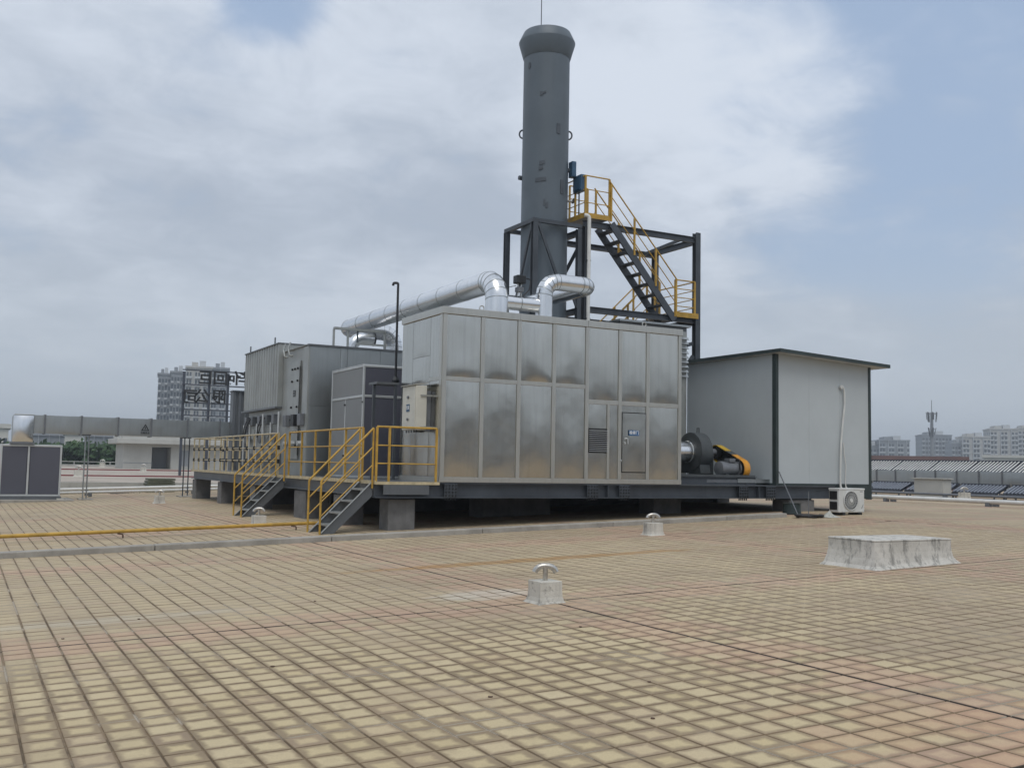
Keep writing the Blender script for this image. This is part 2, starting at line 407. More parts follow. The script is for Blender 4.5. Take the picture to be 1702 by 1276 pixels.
# ------------------------------------------------------------------ ground far below and the roof deck
DX = [(-24, -.768), (18, .576), (40, .50), (90, .42)]
def gz(x):
    for (a, za), (b_, zb) in zip(DX, DX[1:]):
        if x <= b_: return za + (zb-za)*(x-a)/(b_-a)
    return DX[-1][1]
mb = MB(); mb.add([(-1900, -1900, -18), (1900, -1900, -18), (1900, 1900, -18), (-1900, 1900, -18)], [(0, 1, 2, 3)])
struct(mb.build('ground', MT['street_ground']))
mb = MB()
for (a, za), (b_, zb) in zip(DX, DX[1:]):
    ymax = 43
    mb.add([(a, -14, za), (b_, -14, zb), (b_, ymax, zb), (a, ymax, za)], [(0, 1, 2, 3)])
    mb.add([(a, ymax, -18), (b_, ymax, -18), (b_, ymax, zb), (a, ymax, za)], [(1, 0, 3, 2)])
    mb.add([(a, -14, -18), (b_, -14, -18), (b_, -14, zb), (a, -14, za)], [(0, 1, 2, 3)])
mb.add([(90, -14, -18), (90, 43, -18), (90, 43, .42), (90, -14, .42)], [(0, 1, 2, 3)])
mb.add([(-24, -14, -18), (-24, 43, -18), (-24, 43, -.768), (-24, -14, -.768)], [(3, 2, 1, 0)])
deck = struct(mb.build('roof_deck', MT['roof_tile']))

# tiles: every tile is its own piece of geometry; the 300 nearest are objects, the rest one mesh
TH = .007
SL = math.atan(DX[0][1]/DX[0][0])
gx_, gy_ = .0045, .0036
def tile_verts():
    hx, hy = PT/2-gx_, PT/2-gy_; i = .0035
    return [(-hx,-hy,-.001),(hx,-hy,-.001),(hx,hy,-.001),(-hx,hy,-.001),(-hx+i,-hy+i,TH),(hx-i,-hy+i,TH),(hx-i,hy-i,TH),(-hx+i,hy-i,TH)]
TF = [(4,5,6,7),(0,1,5,4),(1,2,6,5),(2,3,7,6),(3,0,4,7)]
cand = []
for ixx in range(-48, 70):
    for iyy in range(-45, 118):
        x = TX0+(ixx+.5)*PT; y = TY0+(iyy+.5)*PT
        if y < .8 or x > 17.9: continue
        dd = math.hypot(x, y)
        if dd > 27: continue
        z = gz(x); q = proj((x, y, z))
        if q[2] < .5: continue
        mrg = 260
        if -mrg < q[0] < 1702+mrg and q[1] < 1276+mrg:
            inside = 0 <= q[0] <= 1702 and q[1] <= 1290
            cand.append((0 if inside else 1, dd, x, y, z))
cand.sort()
tmesh = []
for k in range(6):
    me = bpy.data.meshes.new('tile'); tv = tile_verts()
    a, b2 = rnd.gauss(0, .005), rnd.gauss(0, .005)
    tv = [(p[0], p[1], p[2]+(a*p[0]+b2*p[1] if p[2] > 0 else 0)) for p in tv]
    me.from_pydata(tv, [], TF); me.update(); me.materials.append(MT['roof_tile']); tmesh.append(me)
for q in cand[:300]:
    o = bpy.data.objects.new('tile', tmesh[rnd.randrange(6)]); COL.objects.link(o); o.parent = deck
    o.location = q[2:]; o.rotation_euler = (0, -SL, rnd.gauss(0, .004))
rest = np.array([q[2:] for q in cand[300:]]); n = len(rest)
base = np.array(tile_verts()); rs = np.random.RandomState(3)
vv = rest[:, None, :] + base[None]
ta = rs.normal(0, .005, (n, 2)); dzt = base[None, :, 0]*ta[:, :1] + base[None, :, 1]*ta[:, 1:]
vv[:, :, 2] += np.where(base[None, :, 2] > 0, dzt + rs.normal(0, .0008, (n, 1)), 0) + base[None, :, 0]*math.tan(SL)
ff = (np.array(TF)[None] + (np.arange(n)*8)[:, None, None]).reshape(-1, 4)
me = bpy.data.meshes.new('tiles'); me.from_pydata(vv.reshape(-1, 3).tolist(), [], ff.tolist()); me.update(); me.materials.append(MT['roof_tile'])
o = bpy.data.objects.new('tiles', me); COL.objects.link(o); o.parent = deck; o['kind'] = 'stuff'

# kerb along the deck, in cast lengths
kb = thing('concrete_kerb', 'long low concrete kerb running across the roof in front of the platform', 'kerb', (0, 17.0, 0))
x = -3.0
while x < 16.1:
    x1 = min(x+2.9, 16.1); h = .095
    mb = MB(); a, c2 = x+.006, x1-.006
    mb.prism([(a, 17.0, gz(a)-.02), (c2, 17.0, gz(c2)-.02), (c2, 17.0, gz(c2)+h), (a, 17.0, gz(a)+h)], (0, .26, 0))
    mb.build('kerb_length', MT['kerb_concrete'], kb, bevel=.012)
    x = x1

# ------------------------------------------------------------------ steel platform on concrete piers
ZP, YF, XL, XR = 1.18, 18.4, 7.0, 20.3
pl = thing('steel_platform', 'dark grey steel beam platform on concrete piers carrying the exhaust plant', 'platform', (XL, YF, 0))
DS = MT['dark_steel']
MB().ibeam((XL, YF+.1, ZP-.15), (XR, YF+.1, ZP-.15), .2, .30, .02, .014).build('front_beam', DS, pl)
MB().ibeam((XL+.1, YF+.21, ZP-.14), (XL+.1, 36.0, ZP-.14), .2, .28, .02, .014).build('side_beam', MT['grey_casing_dark'], pl)
MB().ibeam((XR-.1, YF+.21, ZP-.14), (XR-.1, 24.4, ZP-.14), .2, .28, .02, .014).build('side_beam', DS, pl)
for y in (20.6, 22.5, 24.3): MB().ibeam((XL+.21, y, ZP-.14), (XR-.21, y, ZP-.14), .2, .27, .02, .014).build('cross_beam', DS, pl)
for y in (28.5, 32.2, 35.9): MB().ibeam((XL+.21, y, ZP-.14), (14.3, y, ZP-.14), .2, .27, .02, .014).build('cross_beam', DS, pl)
MB().ibeam((14.4, 24.45, ZP-.14), (14.4, 36.0, ZP-.14), .2, .28, .02, .014).build('side_beam', DS, pl)
MB().box(XL, XR, YF, 24.45, ZP+.002, ZP+.010).build('deck_plate', MT['grey_casing_dark'], pl)
MB().box(XL, 14.5, 24.46, 36.0, ZP+.002, ZP+.010).build('deck_plate', MT['grey_casing_dark'], pl)
MB().box(XL-.012, XL, YF-.01, 36.0, ZP-.04, ZP+.03).build('edge_strip', MT['yellow_faded'], pl)
MB().box(XL, 8.33, YF-.012, YF, ZP-.045, ZP+.012).build('edge_strip', MT['yellow_faded'], pl)
MB().box(7.15, 8.1, YF-.03, YF-.003, ZP-.235, ZP-.05).build('cover_plate', MT['grey_casing_dark'], pl)
for pxx in (749, 985, 1038, 1236, 1281):
    X = at(pxx, 818, Y=YF).x
    sp = MB().box(X-.14, X+.14, YF-.012, YF+.0, ZP-.285, ZP-.02).build('splice_plate', DS, pl)
    mb = MB()
    for r_ in range(4):
        for k in range(4): mb.lathe([(.017, 0), (.017, .026)], (X-.105+k*.07, YF-.036, ZP-.25+r_*.067), 6, 'y')
    for k in range(5): mb.lathe([(.016, 0), (.016, .05)], (X-.11+k*.055, YF+.03, ZP-.345), 6, 'z')
    mb.build('bolt_group', MT['black_steel'], sp, kind='stuff')
for pxx in (1011, 1262):
    X = at(pxx, 818, Y=YF).x; MB().box(X-.01, X+.01, YF+.005, YF+.09, ZP-.28, ZP-.021).build('stiffener', DS, pl)

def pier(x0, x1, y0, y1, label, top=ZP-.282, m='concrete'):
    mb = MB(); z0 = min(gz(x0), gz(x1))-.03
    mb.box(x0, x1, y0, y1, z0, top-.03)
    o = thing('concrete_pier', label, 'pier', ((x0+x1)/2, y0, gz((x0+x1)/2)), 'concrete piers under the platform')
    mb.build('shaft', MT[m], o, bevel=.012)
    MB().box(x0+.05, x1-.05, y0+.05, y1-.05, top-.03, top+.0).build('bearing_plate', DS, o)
P_ = [(7.36, 7.92, 18.62, 19.1, 'square concrete pier at the platform corner beside the nearest stair', ZP-.302),
      (10.6, 12.4, 21.0, 21.7, 'wide shadowed concrete pier under the middle of the steel cabinet', ZP-.282),
      (14.4, 15.2, 19.6, 20.2, 'dark concrete pier under the blower', ZP-.01),
      (17.55, 18.35, 18.45, 19.05, 'dark concrete pier under the white shed behind the thin rods', ZP-.302),
      (7.05, 7.55, 20.5, 21.0, 'concrete pier just behind the nearest stair', ZP-.282),
      (7.05, 7.6, 23.0, 23.9, 'wide concrete pier between the two yellow stairs', ZP-.282),
      (7.05, 7.55, 27.6, 28.1, 'concrete pier behind the farther stair', ZP-.282),
      (7.05, 7.55, 31.6, 32.1, 'second concrete pier from the far end of the railed platform', ZP-.282),
      (7.05, 7.55, 35.4, 35.95, 'concrete pier at the far left end of the railed platform', ZP-.282),
      (11.2, 11.8, 22.2, 22.8, 'shadowed concrete pier deep under the platform behind the cabinet', ZP-.277),
      (16.6, 17.2, 22.2, 22.8, 'shadowed concrete pier deep under the platform behind the shed', ZP-.277),
      (19.8, 20.25, 23.8, 24.3, 'concrete pier under the rear right corner of the platform', ZP-.282),
      (14.2, 14.6, 35.3, 35.8, 'concrete pier at the far right end of the railed platform', ZP-.282),
      (14.2, 14.6, 29.6, 30.1, 'concrete pier under the far side of the corrugated casing', ZP-.282)]
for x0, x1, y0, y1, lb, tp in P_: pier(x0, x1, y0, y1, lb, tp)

# ------------------------------------------------------------------ yellow stairs and railings
def stair(name, Y0, Y1, label, ym):
    xf, xt = 5.98, XL-.014; zf = gz(xf); z1 = ZP-.02
    st = thing(name, label, 'stairs', (xf, Y0, zf), 'yellow railed stairs up to the platform')
    L = Vector((xt-xf, 0, z1-zf)); dirv = L.normalized()
    for y in (Y0, Y1):
        nrm = Vector((-dirv.z, 0, dirv.x))
        a = Vector((xf+.02, y, zf)); 
        mb = MB(); w = .17
        mb.prism([(xf-.02, y, zf), (xf+.24, y, zf), (xt, y, z1-.24), (xt, y, z1+.01), (xt-.03, y, z1+.01)], (0, .012, 0))
        mb.build('stringer', MT['grey_casing_dark'], st)
        MB().beam((xf-.02, y-.008, zf+.0), (xt-.03, y-.008, z1+.012), .05, .012, (0,0,1)).build('stringer_flange', MT['grey_casing'], st)
    n_ = 4
    for k in range(n_):
        t = (k+.8)/(n_+.3); X = xf+.1+(xt-xf-.06)*t; Z = zf+(z1-zf)*t
        MB().box(X-.13, X+.11, Y0+.014, Y1-.002, Z-.03, Z).build('tread', MT['grey_casing'], st)
    for y, off in ((Y0-.03, 0), (Y1+.04, 0)):
        p0 = Vector((xf-.02, y, zf)); pt = p0+Vector((0,0,1.0)); q = Vector((xt-.02, y, z1+1.05))
        mb = MB().tube(bend([p0, pt, q], .09, 4), .021, 8); mb.build('handrail', MT[ym], st, smooth=60)
        for k in (.33, .66):
            a = p0+Vector((.0, 0, 1.0*k)); b_ = Vector((xt-.02, y, z1+1.05*k))
            MB().tube([a, b_], .014, 6).build('mid_rail', MT[ym], st, smooth=60)
        MB().tube([(xt-.02, y, z1-.1), (xt-.02, y, z1+1.05)], .021, 8).build('rail_post', MT[ym], st, smooth=60)
    return st
stair('platform_stair', 18.52, 19.2, 'yellow railed steel stair nearest the camera at the platform corner', 'yellow_paint')
stair('platform_stair', 24.55, 25.25, 'farther yellow railed steel stair halfway along the platform side', 'yellow_paint')

def railing(name, pts, label, ym, step, clamps=False, h=1.05):
    r = thing(name, label, 'railing', (pts[0][0], pts[0][1], ZP+.01), 'yellow platform railings')
    z = ZP+.01
    for hh, rad in ((h, .021), (h*.66, .014), (h*.33, .014)):
        MB().tube([(p[0], p[1], z+hh) for p in pts], rad, 8).build('top_rail' if hh == h else 'mid_rail', MT[ym], r, smooth=60)
    for p, q in zip(pts, pts[1:]):
        L = math.hypot(q[0]-p[0], q[1]-p[1]); n_ = max(1, round(L/step))
        for k in range(n_+1):
            if k == 0 and p is not pts[0]: continue
            x_, y_ = p[0]+(q[0]-p[0])*k/n_, p[1]+(q[1]-p[1])*k/n_
            ps = MB().box(x_-.02, x_+.02, y_-.02, y_+.02, z, z+h-.005).build('post', MT[ym], r)
            if clamps:
                for hh in (.66, .33): MB().box(x_-.032, x_+.028, y_-.028, y_+.028, z+h*hh-.05, z+h*hh+.05).build('clamp', MT['black_steel'], ps)
    return r
railing('platform_railing', [(XL+.02, YF+.05), (7.28, YF+.05), (8.27, YF+.05)], 'short yellow railing at the platform corner beside the steel cabinet', 'yellow_paint', 1.0)
railing('platform_railing', [(XL+.05, 19.3), (XL+.05, 24.45)], 'long yellow railing between the two platform stairs', 'yellow_paint', .95)
railing('platform_railing', [(XL+.05, 25.4), (XL+.05, 35.9), (9.0, 35.9)], 'pale weathered railing with black clamps along the far end of the platform', 'yellow_faded', .8, True)

# ------------------------------------------------------------------ stainless cabinet
CX0, CX1, CY1, CZ0, CZ1 = 8.33, 14.25, 20.52, ZP+.012, 4.68
cb = thing('steel_cabinet', 'large brushed stainless steel clad cabinet with access door and louvre', 'cabinet', (CX0, YF, CZ0))
SP, ST = MT['steel_panel'], MT['steel_trim']
MB().box(CX0+.02, CX1-.02, YF+.03, CY1-.02, CZ0, CZ1-.03).build('body', MT['galvanised'], cb)
def wpanel(mb, o, u, w, nrm, bulge, seed, nu=9, nv=13):
    """a sheet of metal, slightly oil-canned, closed at the back"""
    o, u, w, nrm = map(Vector, (o, u, w, nrm)); rr = random.Random(seed)
    a1, a2, ph, ph2 = rr.uniform(.4, 1), rr.uniform(-.7, .7), rr.uniform(0, 6.28), rr.uniform(0, 6.28)
    vs = []
    for j in range(nv):
        for i in range(nu):
            s, t = i/(nu-1), j/(nv-1); e = (math.sin(math.pi*s)*math.sin(math.pi*t**.75))**.7
            h_ = bulge*e*(1.5*a1-.35+.5*a2*math.sin(1.7*math.pi*t+ph)*math.cos(1.1*math.pi*s+ph2))
            vs.append(o+u*s+w*t+nrm*h_)
    fs = [(j*nu+i, j*nu+i+1, (j+1)*nu+i+1, (j+1)*nu+i) for j in range(nv-1) for i in range(nu-1)]
    mb.add(vs, fs)
    for a, b_ in ((o, o+u), (o+u, o+u+w), (o+u+w, o+w), (o+w, o)):
        mb.add([a, b_, b_-nrm*.018, a-nrm*.018], [(0, 3, 2, 1)])
    return mb
def fX(p, y=600): return at(p, y, Y=YF).x
up_x = [CX0] + [fX(p) for p in (802, 863, 921, 976)]
z_l = at(850, 635, Y=YF).z; z_r = at(1050, 671, Y=YF).z
rt_x = [fX(976), fX(1031), fX(1077), CX1]
TW = .085; k = 0
zt, zb = CZ1-.14, CZ0+.10
def front_panel(x0, x1, z0, z1, bul=.016):
    global k; k += 1
    wpanel(MB(), (x0+.004, YF+.012, z0+.004), (x1-x0-.008, 0, 0), (0, 0, z1-z0-.008), (0, -1, 0), bul, k).build('panel', SP, cb, smooth=50)
cols = list(zip(up_x, up_x[1:])); rcols = list(zip(rt_x, rt_x[1:]))
for x0, x1 in cols: front_panel(x0, x1, z_l, zt, .042); front_panel(x0, x1, zb, z_l, .026)
for x0, x1 in rcols: front_panel(x0, x1, z_r, zt, .03)
front_panel(rcols[0][0], fX(1012), zb, z_r); front_panel(fX(1012), rcols[0][1], zb, z_r, .008)
front_panel(*rcols[1], zb, z_r, .004); front_panel(*rcols[2], zb, z_r)
def strip(x0, x1, z0, z1, pr=.014): MB().box(x0, x1, YF-pr, YF+.008, z0, z1).build('trim_strip', ST, cb, bevel=.003)
for x in [CX0+TW/2]+up_x[1:4]+[CX1-TW/2]:
    strip(x-TW/2, x+TW/2, zb+.001, zt-.001)
strip(up_x[4]-TW/2, up_x[4]+TW/2, zb+.001, zt-.001)
for x in rt_x[1:3]: strip(x-TW/2, x+TW/2, zb+.001, zt-.001)
strip(fX(1012)-.03, fX(1012)+.03, zb+.001, z_r-.046)
edges = [CX0+TW/2]+up_x[1:5]
for a, c2 in zip(edges, edges[1:]): strip(a+TW/2+.001, c2-TW/2-.001, z_l-.04, z_l+.04, .011)
edges = [up_x[4]]+rt_x[1:3]+[CX1-TW/2]
for a, c2 in zip(edges, edges[1:]): strip(a+TW/2+.001, c2-TW/2-.001, z_r-.045, z_r+.045, .011)
MB().box(CX0-.012, CX1+.005, YF-.017, YF+.008, CZ0, CZ0+.099).build('base_trim', ST, cb, bevel=.004)
# fascia round the roof, in lengths
fx_ = [CX0-.03]+[up_x[2], up_x[4]]+[CX1+.02]
for a, c2 in zip(fx_, fx_[1:]): MB().box(a+.002, c2-.002, YF-.035, YF+.05, CZ1-.14, CZ1).build('fascia', ST, cb, bevel=.004)
MB().box(CX0-.03, CX0+.05, YF+.051, CY1, CZ1-.14, CZ1).build('fascia', ST, cb, bevel=.004)
MB().box(CX1-.06, CX1+.02, YF+.051, CY1, CZ1-.14, CZ1).build('fascia', ST, cb, bevel=.004)
MB().box(CX0+.051, CX1-.061, YF+.051, CY1, CZ1-.06, CZ1-.02).build('roof_sheet', ST, cb)
# left side
sy = [YF]+[at(p, 545, X=CX0).y for p in (716, 687.5)]+[CY1]
for i, (a, c2) in enumerate(zip(sy, sy[1:])):
    segs = [(zb, z_l), (z_l, zt)] if i == 0 else [(zb, z_l-.05), (z_l-.05, 3.75), (3.75, zt)] if i == 1 else [(zb, zt)]
    for z0, z1 in segs:
        k += 1; wpanel(MB(), (CX0+.006, c2-.005, z0+.005), (0, -(c2-a)+.010, 0), (0, 0, z1-z0-.010), (-1, 0, 0), .012, k).build('panel', SP, cb, smooth=50)
MB().box(CX0-.010, CX0+.004, sy[0]+.0, sy[1]-.003, z_l-.035, z_l+.035).build('trim_strip', ST, cb)
MB().box(CX0-.011, CX0+.004, YF+.009, YF+.12, zb, z_l-.036).build('trim_strip', ST, cb)
MB().box(CX0-.011, CX0+.004, YF+.009, YF+.12, z_l+.036, zt-.001).build('trim_strip', ST, cb)
MB().box(CX0-.012, CX0+.004, YF+.009, CY1, CZ0, CZ0+.099).build('base_trim', ST, cb)
k += 1; wpanel(MB(), (CX1-.006, YF+.03, zb), (0, CY1-YF-.06, 0), (0, 0, zt-zb), (1, 0, 0), .01, k).build('panel', SP, cb, smooth=50)
# door
dx0, dx1 = fX(1033.5, 730), fX(1072, 730); dz0, dz1 = at(1052, 784, Y=YF).z, at(1052, 687, Y=YF).z
MB().box(dx0-.02, dx1+.025, YF-.003, YF+.006, dz0-.02, dz1+.02).build('door_gap', MT['hole_black'], cb)
k += 1; dr = wpanel(MB(), (dx0, YF-.022, dz0), (dx1-dx0, 0, 0), (0, 0, dz1-dz0), (0, -1, 0), .012, 31).build('door', SP, cb, smooth=50)
hx = at(1041, 733, Y=YF).x; hz = at(1041, 733, Y=YF).z
MB().tube(bend([(hx-.07, YF-.03, hz+.05), (hx, YF-.06, hz+.06), (hx+.005, YF-.06, hz-.06)], .02, 3), .012, 8).build('door_handle', MT['ahu_frame'], dr, smooth=60)
MB().lathe([(.022, 0), (.022, .02)], (hx-.06, YF-.045, hz-.04), 10, 'y').build('lock', MT['ahu_frame'], dr)
MB().lathe([(.02, 0), (.02, .02)], (at(1031, 765, Y=YF).x, YF-.035, at(1031, 765, Y=YF).z), 10, 'y').build('knob', MT['ahu_frame'], dr)
c0 = at(1052, 719.5, Y=YF)
sg = MB().box(c0.x-.135, c0.x+.135, YF-.046, YF-.040, c0.z-.058, c0.z+.058).build('door_sign', MT['sign_blue'], dr)
text('检修门', .085, MT['letter_white'], sg, (c0.x, YF-.0475, c0.z), FACE_S)
# louvre
lx0, lx1 = fX(978.5, 730), fX(1011, 730); lz0, lz1 = at(994, 751, Y=YF).z, at(994, 713.5, Y=YF).z
lv = MB().box(lx0-.02, lx1+.02, YF-.006, YF+.004, lz0-.02, lz1+.02).build('louvre', MT['hole_black'], cb)
n_ = 12
for j in range(n_):
    z = lz0+(lz1-lz0)*(j+.5)/n_; h = (lz1-lz0)/n_
    MB().prism([(lx0, YF-.008, z-.0), (lx0, YF-.03, z-h*.25), (lx0, YF-.030, z-h*.18), (lx0, YF-.008, z+h*.10)], (lx1-lx0, 0, 0)).build('slat', MT['ahu_frame'], lv)
for pxx, yy in ((802, 513), (1072, 541)):
    c1 = at(pxx, yy, Y=YF+.05)
    MB().tube([(c1.x+.05*math.cos(a), YF+.08, CZ1+.05+.05*math.sin(a)) for a in [i*math.pi/8 for i in range(17)]], .012, 6).build('lifting_eye', ST, cb, smooth=60)

# control box on the cabinet's side
bx = thing('control_box', 'cream metal control box with small blue label on the side of the steel cabinet', 'control box', (8.19, 18.9, 2.2))
b0, b1, ya, yb = 7.98, 8.22, 18.86, 19.55
zt_, zb_ = at(690, 640, X=b0).z, at(690, 714, X=b0).z
body = MB().box(b0, b1, ya, yb, zb_, zt_).build('box_body', MT['cream_box'], bx, bevel=.012)
MB().box(b0-.014, b0-.001, ya+.015, yb-.015, zb_+.015, zt_-.015).build('box_door', MT['cream_box'], bx, bevel=.006)
MB().prism([(b0-.05, ya-.01, zt_+.003), (b1+.02, ya-.01, zt_+.045), (b1+.02, ya-.01, zt_+.055), (b0-.05, ya-.01, zt_+.013)], (0, yb-ya+.02, 0)).build('rain_hood', MT['cream_box'], bx)
for zf in (.74, .24): MB().lathe([(.03, 0), (.03, .022), (.012, .03)], (b0-.045, (ya+yb)/2, zb_+(zt_-zb_)*zf), 10, 'x').build('latch', MT['motor_grey'], bx)
ym_, zm_ = (ya+yb)/2+.02, zb_+(zt_-zb_)*.5
lb_ = MB().box(b0-.020, b0-.0145, ym_-.085, ym_+.085, zm_-.075, zm_+.075).build('label_plate', MT['label_blue'], bx)
text('仪表', .08, MT['letter_white'], lb_, (b0-.0215, ym_, zm_), FACE_W)
for zz in (zb_+.04, zt_-.22): MB().box(b0+.10, CX0-.0, ya-.025, ya-.003, zz, zz+.035).build('bracket', ST, bx)
for yy in (ya+.08, yb-.08): MB().box(b1+.001, CX0-.001, yy-.03, yy+.03, zb_-.03, zt_-.1).build('mount_channel', MT['motor_grey'], bx)
for j in range(5): MB().lathe([(.014, 0), (.014, .05)], (b0+.06, ya+.08+j*.13, zb_-.05), 8, 'z').build('cable_gland', MT['black_steel'], bx)
# low walls added to keep light out of the space under the platform
for x0, x1, y, lb in ((8.0, 20.2, 24.0, 'low dark wall added at the back to shade the space under the platform'), (8.0, 14.2, 30.0, 'low dark blockwork wall under the far half of the platform')):
    o = MB().prism([(x0, y, gz(x0)-.02), (x1, y, gz(x1)-.02), (x1, y, ZP-.29), (x0, y, ZP-.29)], (0, .2, 0)).build('added_shade_wall', MT['concrete']); tag(o, lb, 'wall')

# ------------------------------------------------------------------ insulated pipes
CL = MT['cladding']
def clad_pipe(name, pts, r, br, label, nseg=5, seams=1.1):
    t = thing(name, label, 'pipe', pts[0])
    path = bend(pts, br, nseg)
    MB().tube(path, r, 28).build('pipe_shell', CL, t, smooth=40)
    for i in range(len(path)-1):
        a, b_ = Vector(path[i]), Vector(path[i+1]); L = (b_-a).length; tt = (b_-a).normalized()
        n_ = max(1, int(L/seams))
        for k in range(0, n_):
            c = a+tt*(L*k/n_)
            if i == 0 and k == 0: continue
            MB().tube([c-tt*.010, c+tt*.010], r+.004, 28).build('seam_band', MT['galvanised'], t, smooth=40)
    return t
X1 = 9.93
clad_pipe('insulated_pipe', [(X1, 19.2, CZ1-.03), (X1, 19.2, 5.5), (X1, 29.0, 5.5), (11.5, 29.0, 5.5), (11.5, 29.0, 4.45)], .245, .42, 'long thick silver insulated pipe sloping away from the cabinet roof to the casing')
clad_pipe('insulated_pipe', [(11.10, 19.2, CZ1-.03), (11.10, 19.2, 5.60), (12.34, 19.2, 5.60), (12.34, 22.45, 5.60)], .185, .33, 'silver insulated pipe looping from the cabinet roof round to the chimney')
clad_pipe('insulated_pipe', [(X1+.2, 19.25, 5.05), (10.5, 19.25, 5.05), (10.95, 19.25, 5.05)], .16, .01, 'short horizontal silver pipe joining the two risers on the cabinet roof', 1)
av = thing('valve_actuator', 'black valve actuator standing on the short silver pipe beside the chimney', 'actuator', (10.5, 19.25, 5.2))
MB().box(10.40, 10.62, 19.15, 19.36, 5.48, 5.66).build('motor_housing', MT['black_steel'], av, bevel=.02)
MB().box(10.44, 10.58, 19.18, 19.33, 5.30, 5.40).build('gear_box', MT['motor_grey'], av)
for dx_ in (-.05, .05):
    MB().beam((10.51+dx_, 19.25, 5.2), (10.51+dx_*.6, 19.25, 5.30), .02, .02).build('bracket_leg', MT['ahu_frame'], av)
    MB().beam((10.51+dx_*.6, 19.25, 5.40), (10.51+dx_, 19.25, 5.48), .02, .02).build('bracket_leg', MT['ahu_frame'], av)
MB().tube(bend([(10.62, 19.25, 5.6), (10.78, 19.22, 5.62), (10.72, 19.2, 5.35), (10.58, 19.2, 5.22)], .06, 4), .012, 6).build('cable', MT['rubber'], av, smooth=60)
MB().tube([(10.4, 19.2, 5.42), (10.18, 19.2, 5.36)], .008, 6).build('cable', MT['rubber'], av)

# ------------------------------------------------------------------ chimney
CHX, CHY, CR = 13.10, 22.72, .61
ch = thing('chimney', 'tall grey steel chimney with flared cap and lightning rod', 'chimney', (CHX, CHY, ZP+.01))
ztop, zc1, zc2 = 12.93, 12.24, 12.66
MB().lathe([(CR+.16, ZP+.011), (CR+.16, ZP+.05), (CR+.015, ZP+.051), (CR+.015, 5.0), (CR, 5.01), (CR-.004, zc1+.05)], (CHX, CHY, 0), 48).build('shell', MT['chimney_paint'], ch, smooth=30)
MB().lathe([(CR+.002, zc1-.02), (CR+.015, zc1), (CR*1.22, zc2-.012), (CR*1.22, zc2+.012), (CR*1.02, ztop), (CR*.99, ztop), (CR*.98, ztop-.3)], (CHX, CHY, 0), 48, cap=False).build('cap', MT['chimney_paint'], ch, smooth=30)
MB().lathe([(CR*.97, ztop-.26), (CR*.97, ztop-.25)], (CHX, CHY, 0), 32).build('flue_mouth', MT['hole_black'], ch)
MB().tube([(CHX-.02, CHY+.3, ztop-.3), (CHX-.02, CHY+.3, ztop+1.25)], .012, 6).build('lightning_rod', MT['dark_steel'], ch)
def on_ch(p, y):       # angle and height on the shell for a pixel
    s_ = max(-1, min(1, (p-(867+(936.5-867)/2+4*(400-y)/310))/35.0)); return s_, at(p, y, Y=CHY-CR*math.sqrt(1-s_*s_)).z
def plate(p, y, w, h, mt_='chimney_patch', name='patch_plate', rot=0):
    s_, z = on_ch(p, y); a = math.asin(s_)-yaw-.0
    base_a = math.asin(s_)
    vd = Vector((CHX, CHY)).normalized(); ang0 = math.atan2(-vd.y, -vd.x)
    mb = MB(); n_ = 6; vs = []
    for j in (-.5, .5):
        for i in range(n_+1):
            aa = ang0 + base_a + (i/n_-.5)*w/CR
            for rr_ in (CR-.004, CR+.014): vs.append((CHX+rr_*math.cos(aa), CHY+rr_*math.sin(aa), z+j*h+rot*(i/n_-.5)*w))
    m_ = 2*(n_+1); fs = []
    for i in range(n_):
        a0, a1 = 2*i, 2*i+2
        fs += [(a0+1, a1+1, a1+1+m_, a0+1+m_), (a0, a0+1, a1+1, a1)[::-1], (a0+m_, a0+1+m_, a1+1+m_, a1+m_)]
    fs += [(0, 1, 1+m_, m_), (m_-2, m_-1, 2*m_-1, 2*m_-2)[::-1]]
    mb.add(vs, fs); mb.build(name, MT[mt_], ch)
for p, y, w, h, r_ in ((880, 101, .06, .15, 0), (901, 150, .12, .05, .3), (898, 151, .08, .10, 0), (899, 267, .14, .10, .2), (897, 276, .11, .09, .3), (897, 295, .28, .10, .1), (902, 334, .05, .16, 0), (906, 339, .06, .14, .5), (928, 313, .10, .36, 0)):
    plate(p, y, w, h, rot=r_)
for p, y, sgn in ((868, 216, -1), (938, 228, 1)):
    s_, z = on_ch(867 if sgn < 0 else 938, y); vd = Vector((CHX, CHY)).normalized(); pr_ = Vector((vd.y, -vd.x))*sgn
    c = Vector((CHX, CHY))+pr_*CR
    mb = MB(); pts = []
    for i in range(9):
        a = math.pi*i/8-math.pi/2
        pts.append((c.x+pr_.x*(.09*math.cos(a)-.01), c.y+pr_.y*(.09*math.cos(a)-.01), z+.11*math.sin(a)))
    mb.tube(pts, .022, 8).build('lifting_lug', MT['chimney_patch'], ch, smooth=50)
plate(923, 215, .10, .26, name='lifting_lug'); 
s_, z = on_ch(867, 290); vd = Vector((CHX, CHY)).normalized(); c = Vector((CHX, CHY))-Vector((vd.y, -vd.x))*CR
MB().lathe([(.06, -.05), (.06, .05)], (c.x-.03, c.y, z), 10, 'x').build('port', MT['chimney_patch'], ch)
c2 = Vector((CHX, CHY))+Vector((vd.y, -vd.x))*CR; z = at(942, 290, Y=CHY).z
ib = MB().box(c2.x+.0, c2.x+.13, c2.y-.20, c2.y-.0, z-.20, z+.22).build('instrument_box', MT['blue_box'], ch, bevel=.02)
MB().lathe([(.06, -.06), (.06, .06)], (c2.x-.02, c2.y-.03, z), 10, 'x').build('stub_flange', MT['chimney_patch'], ch)

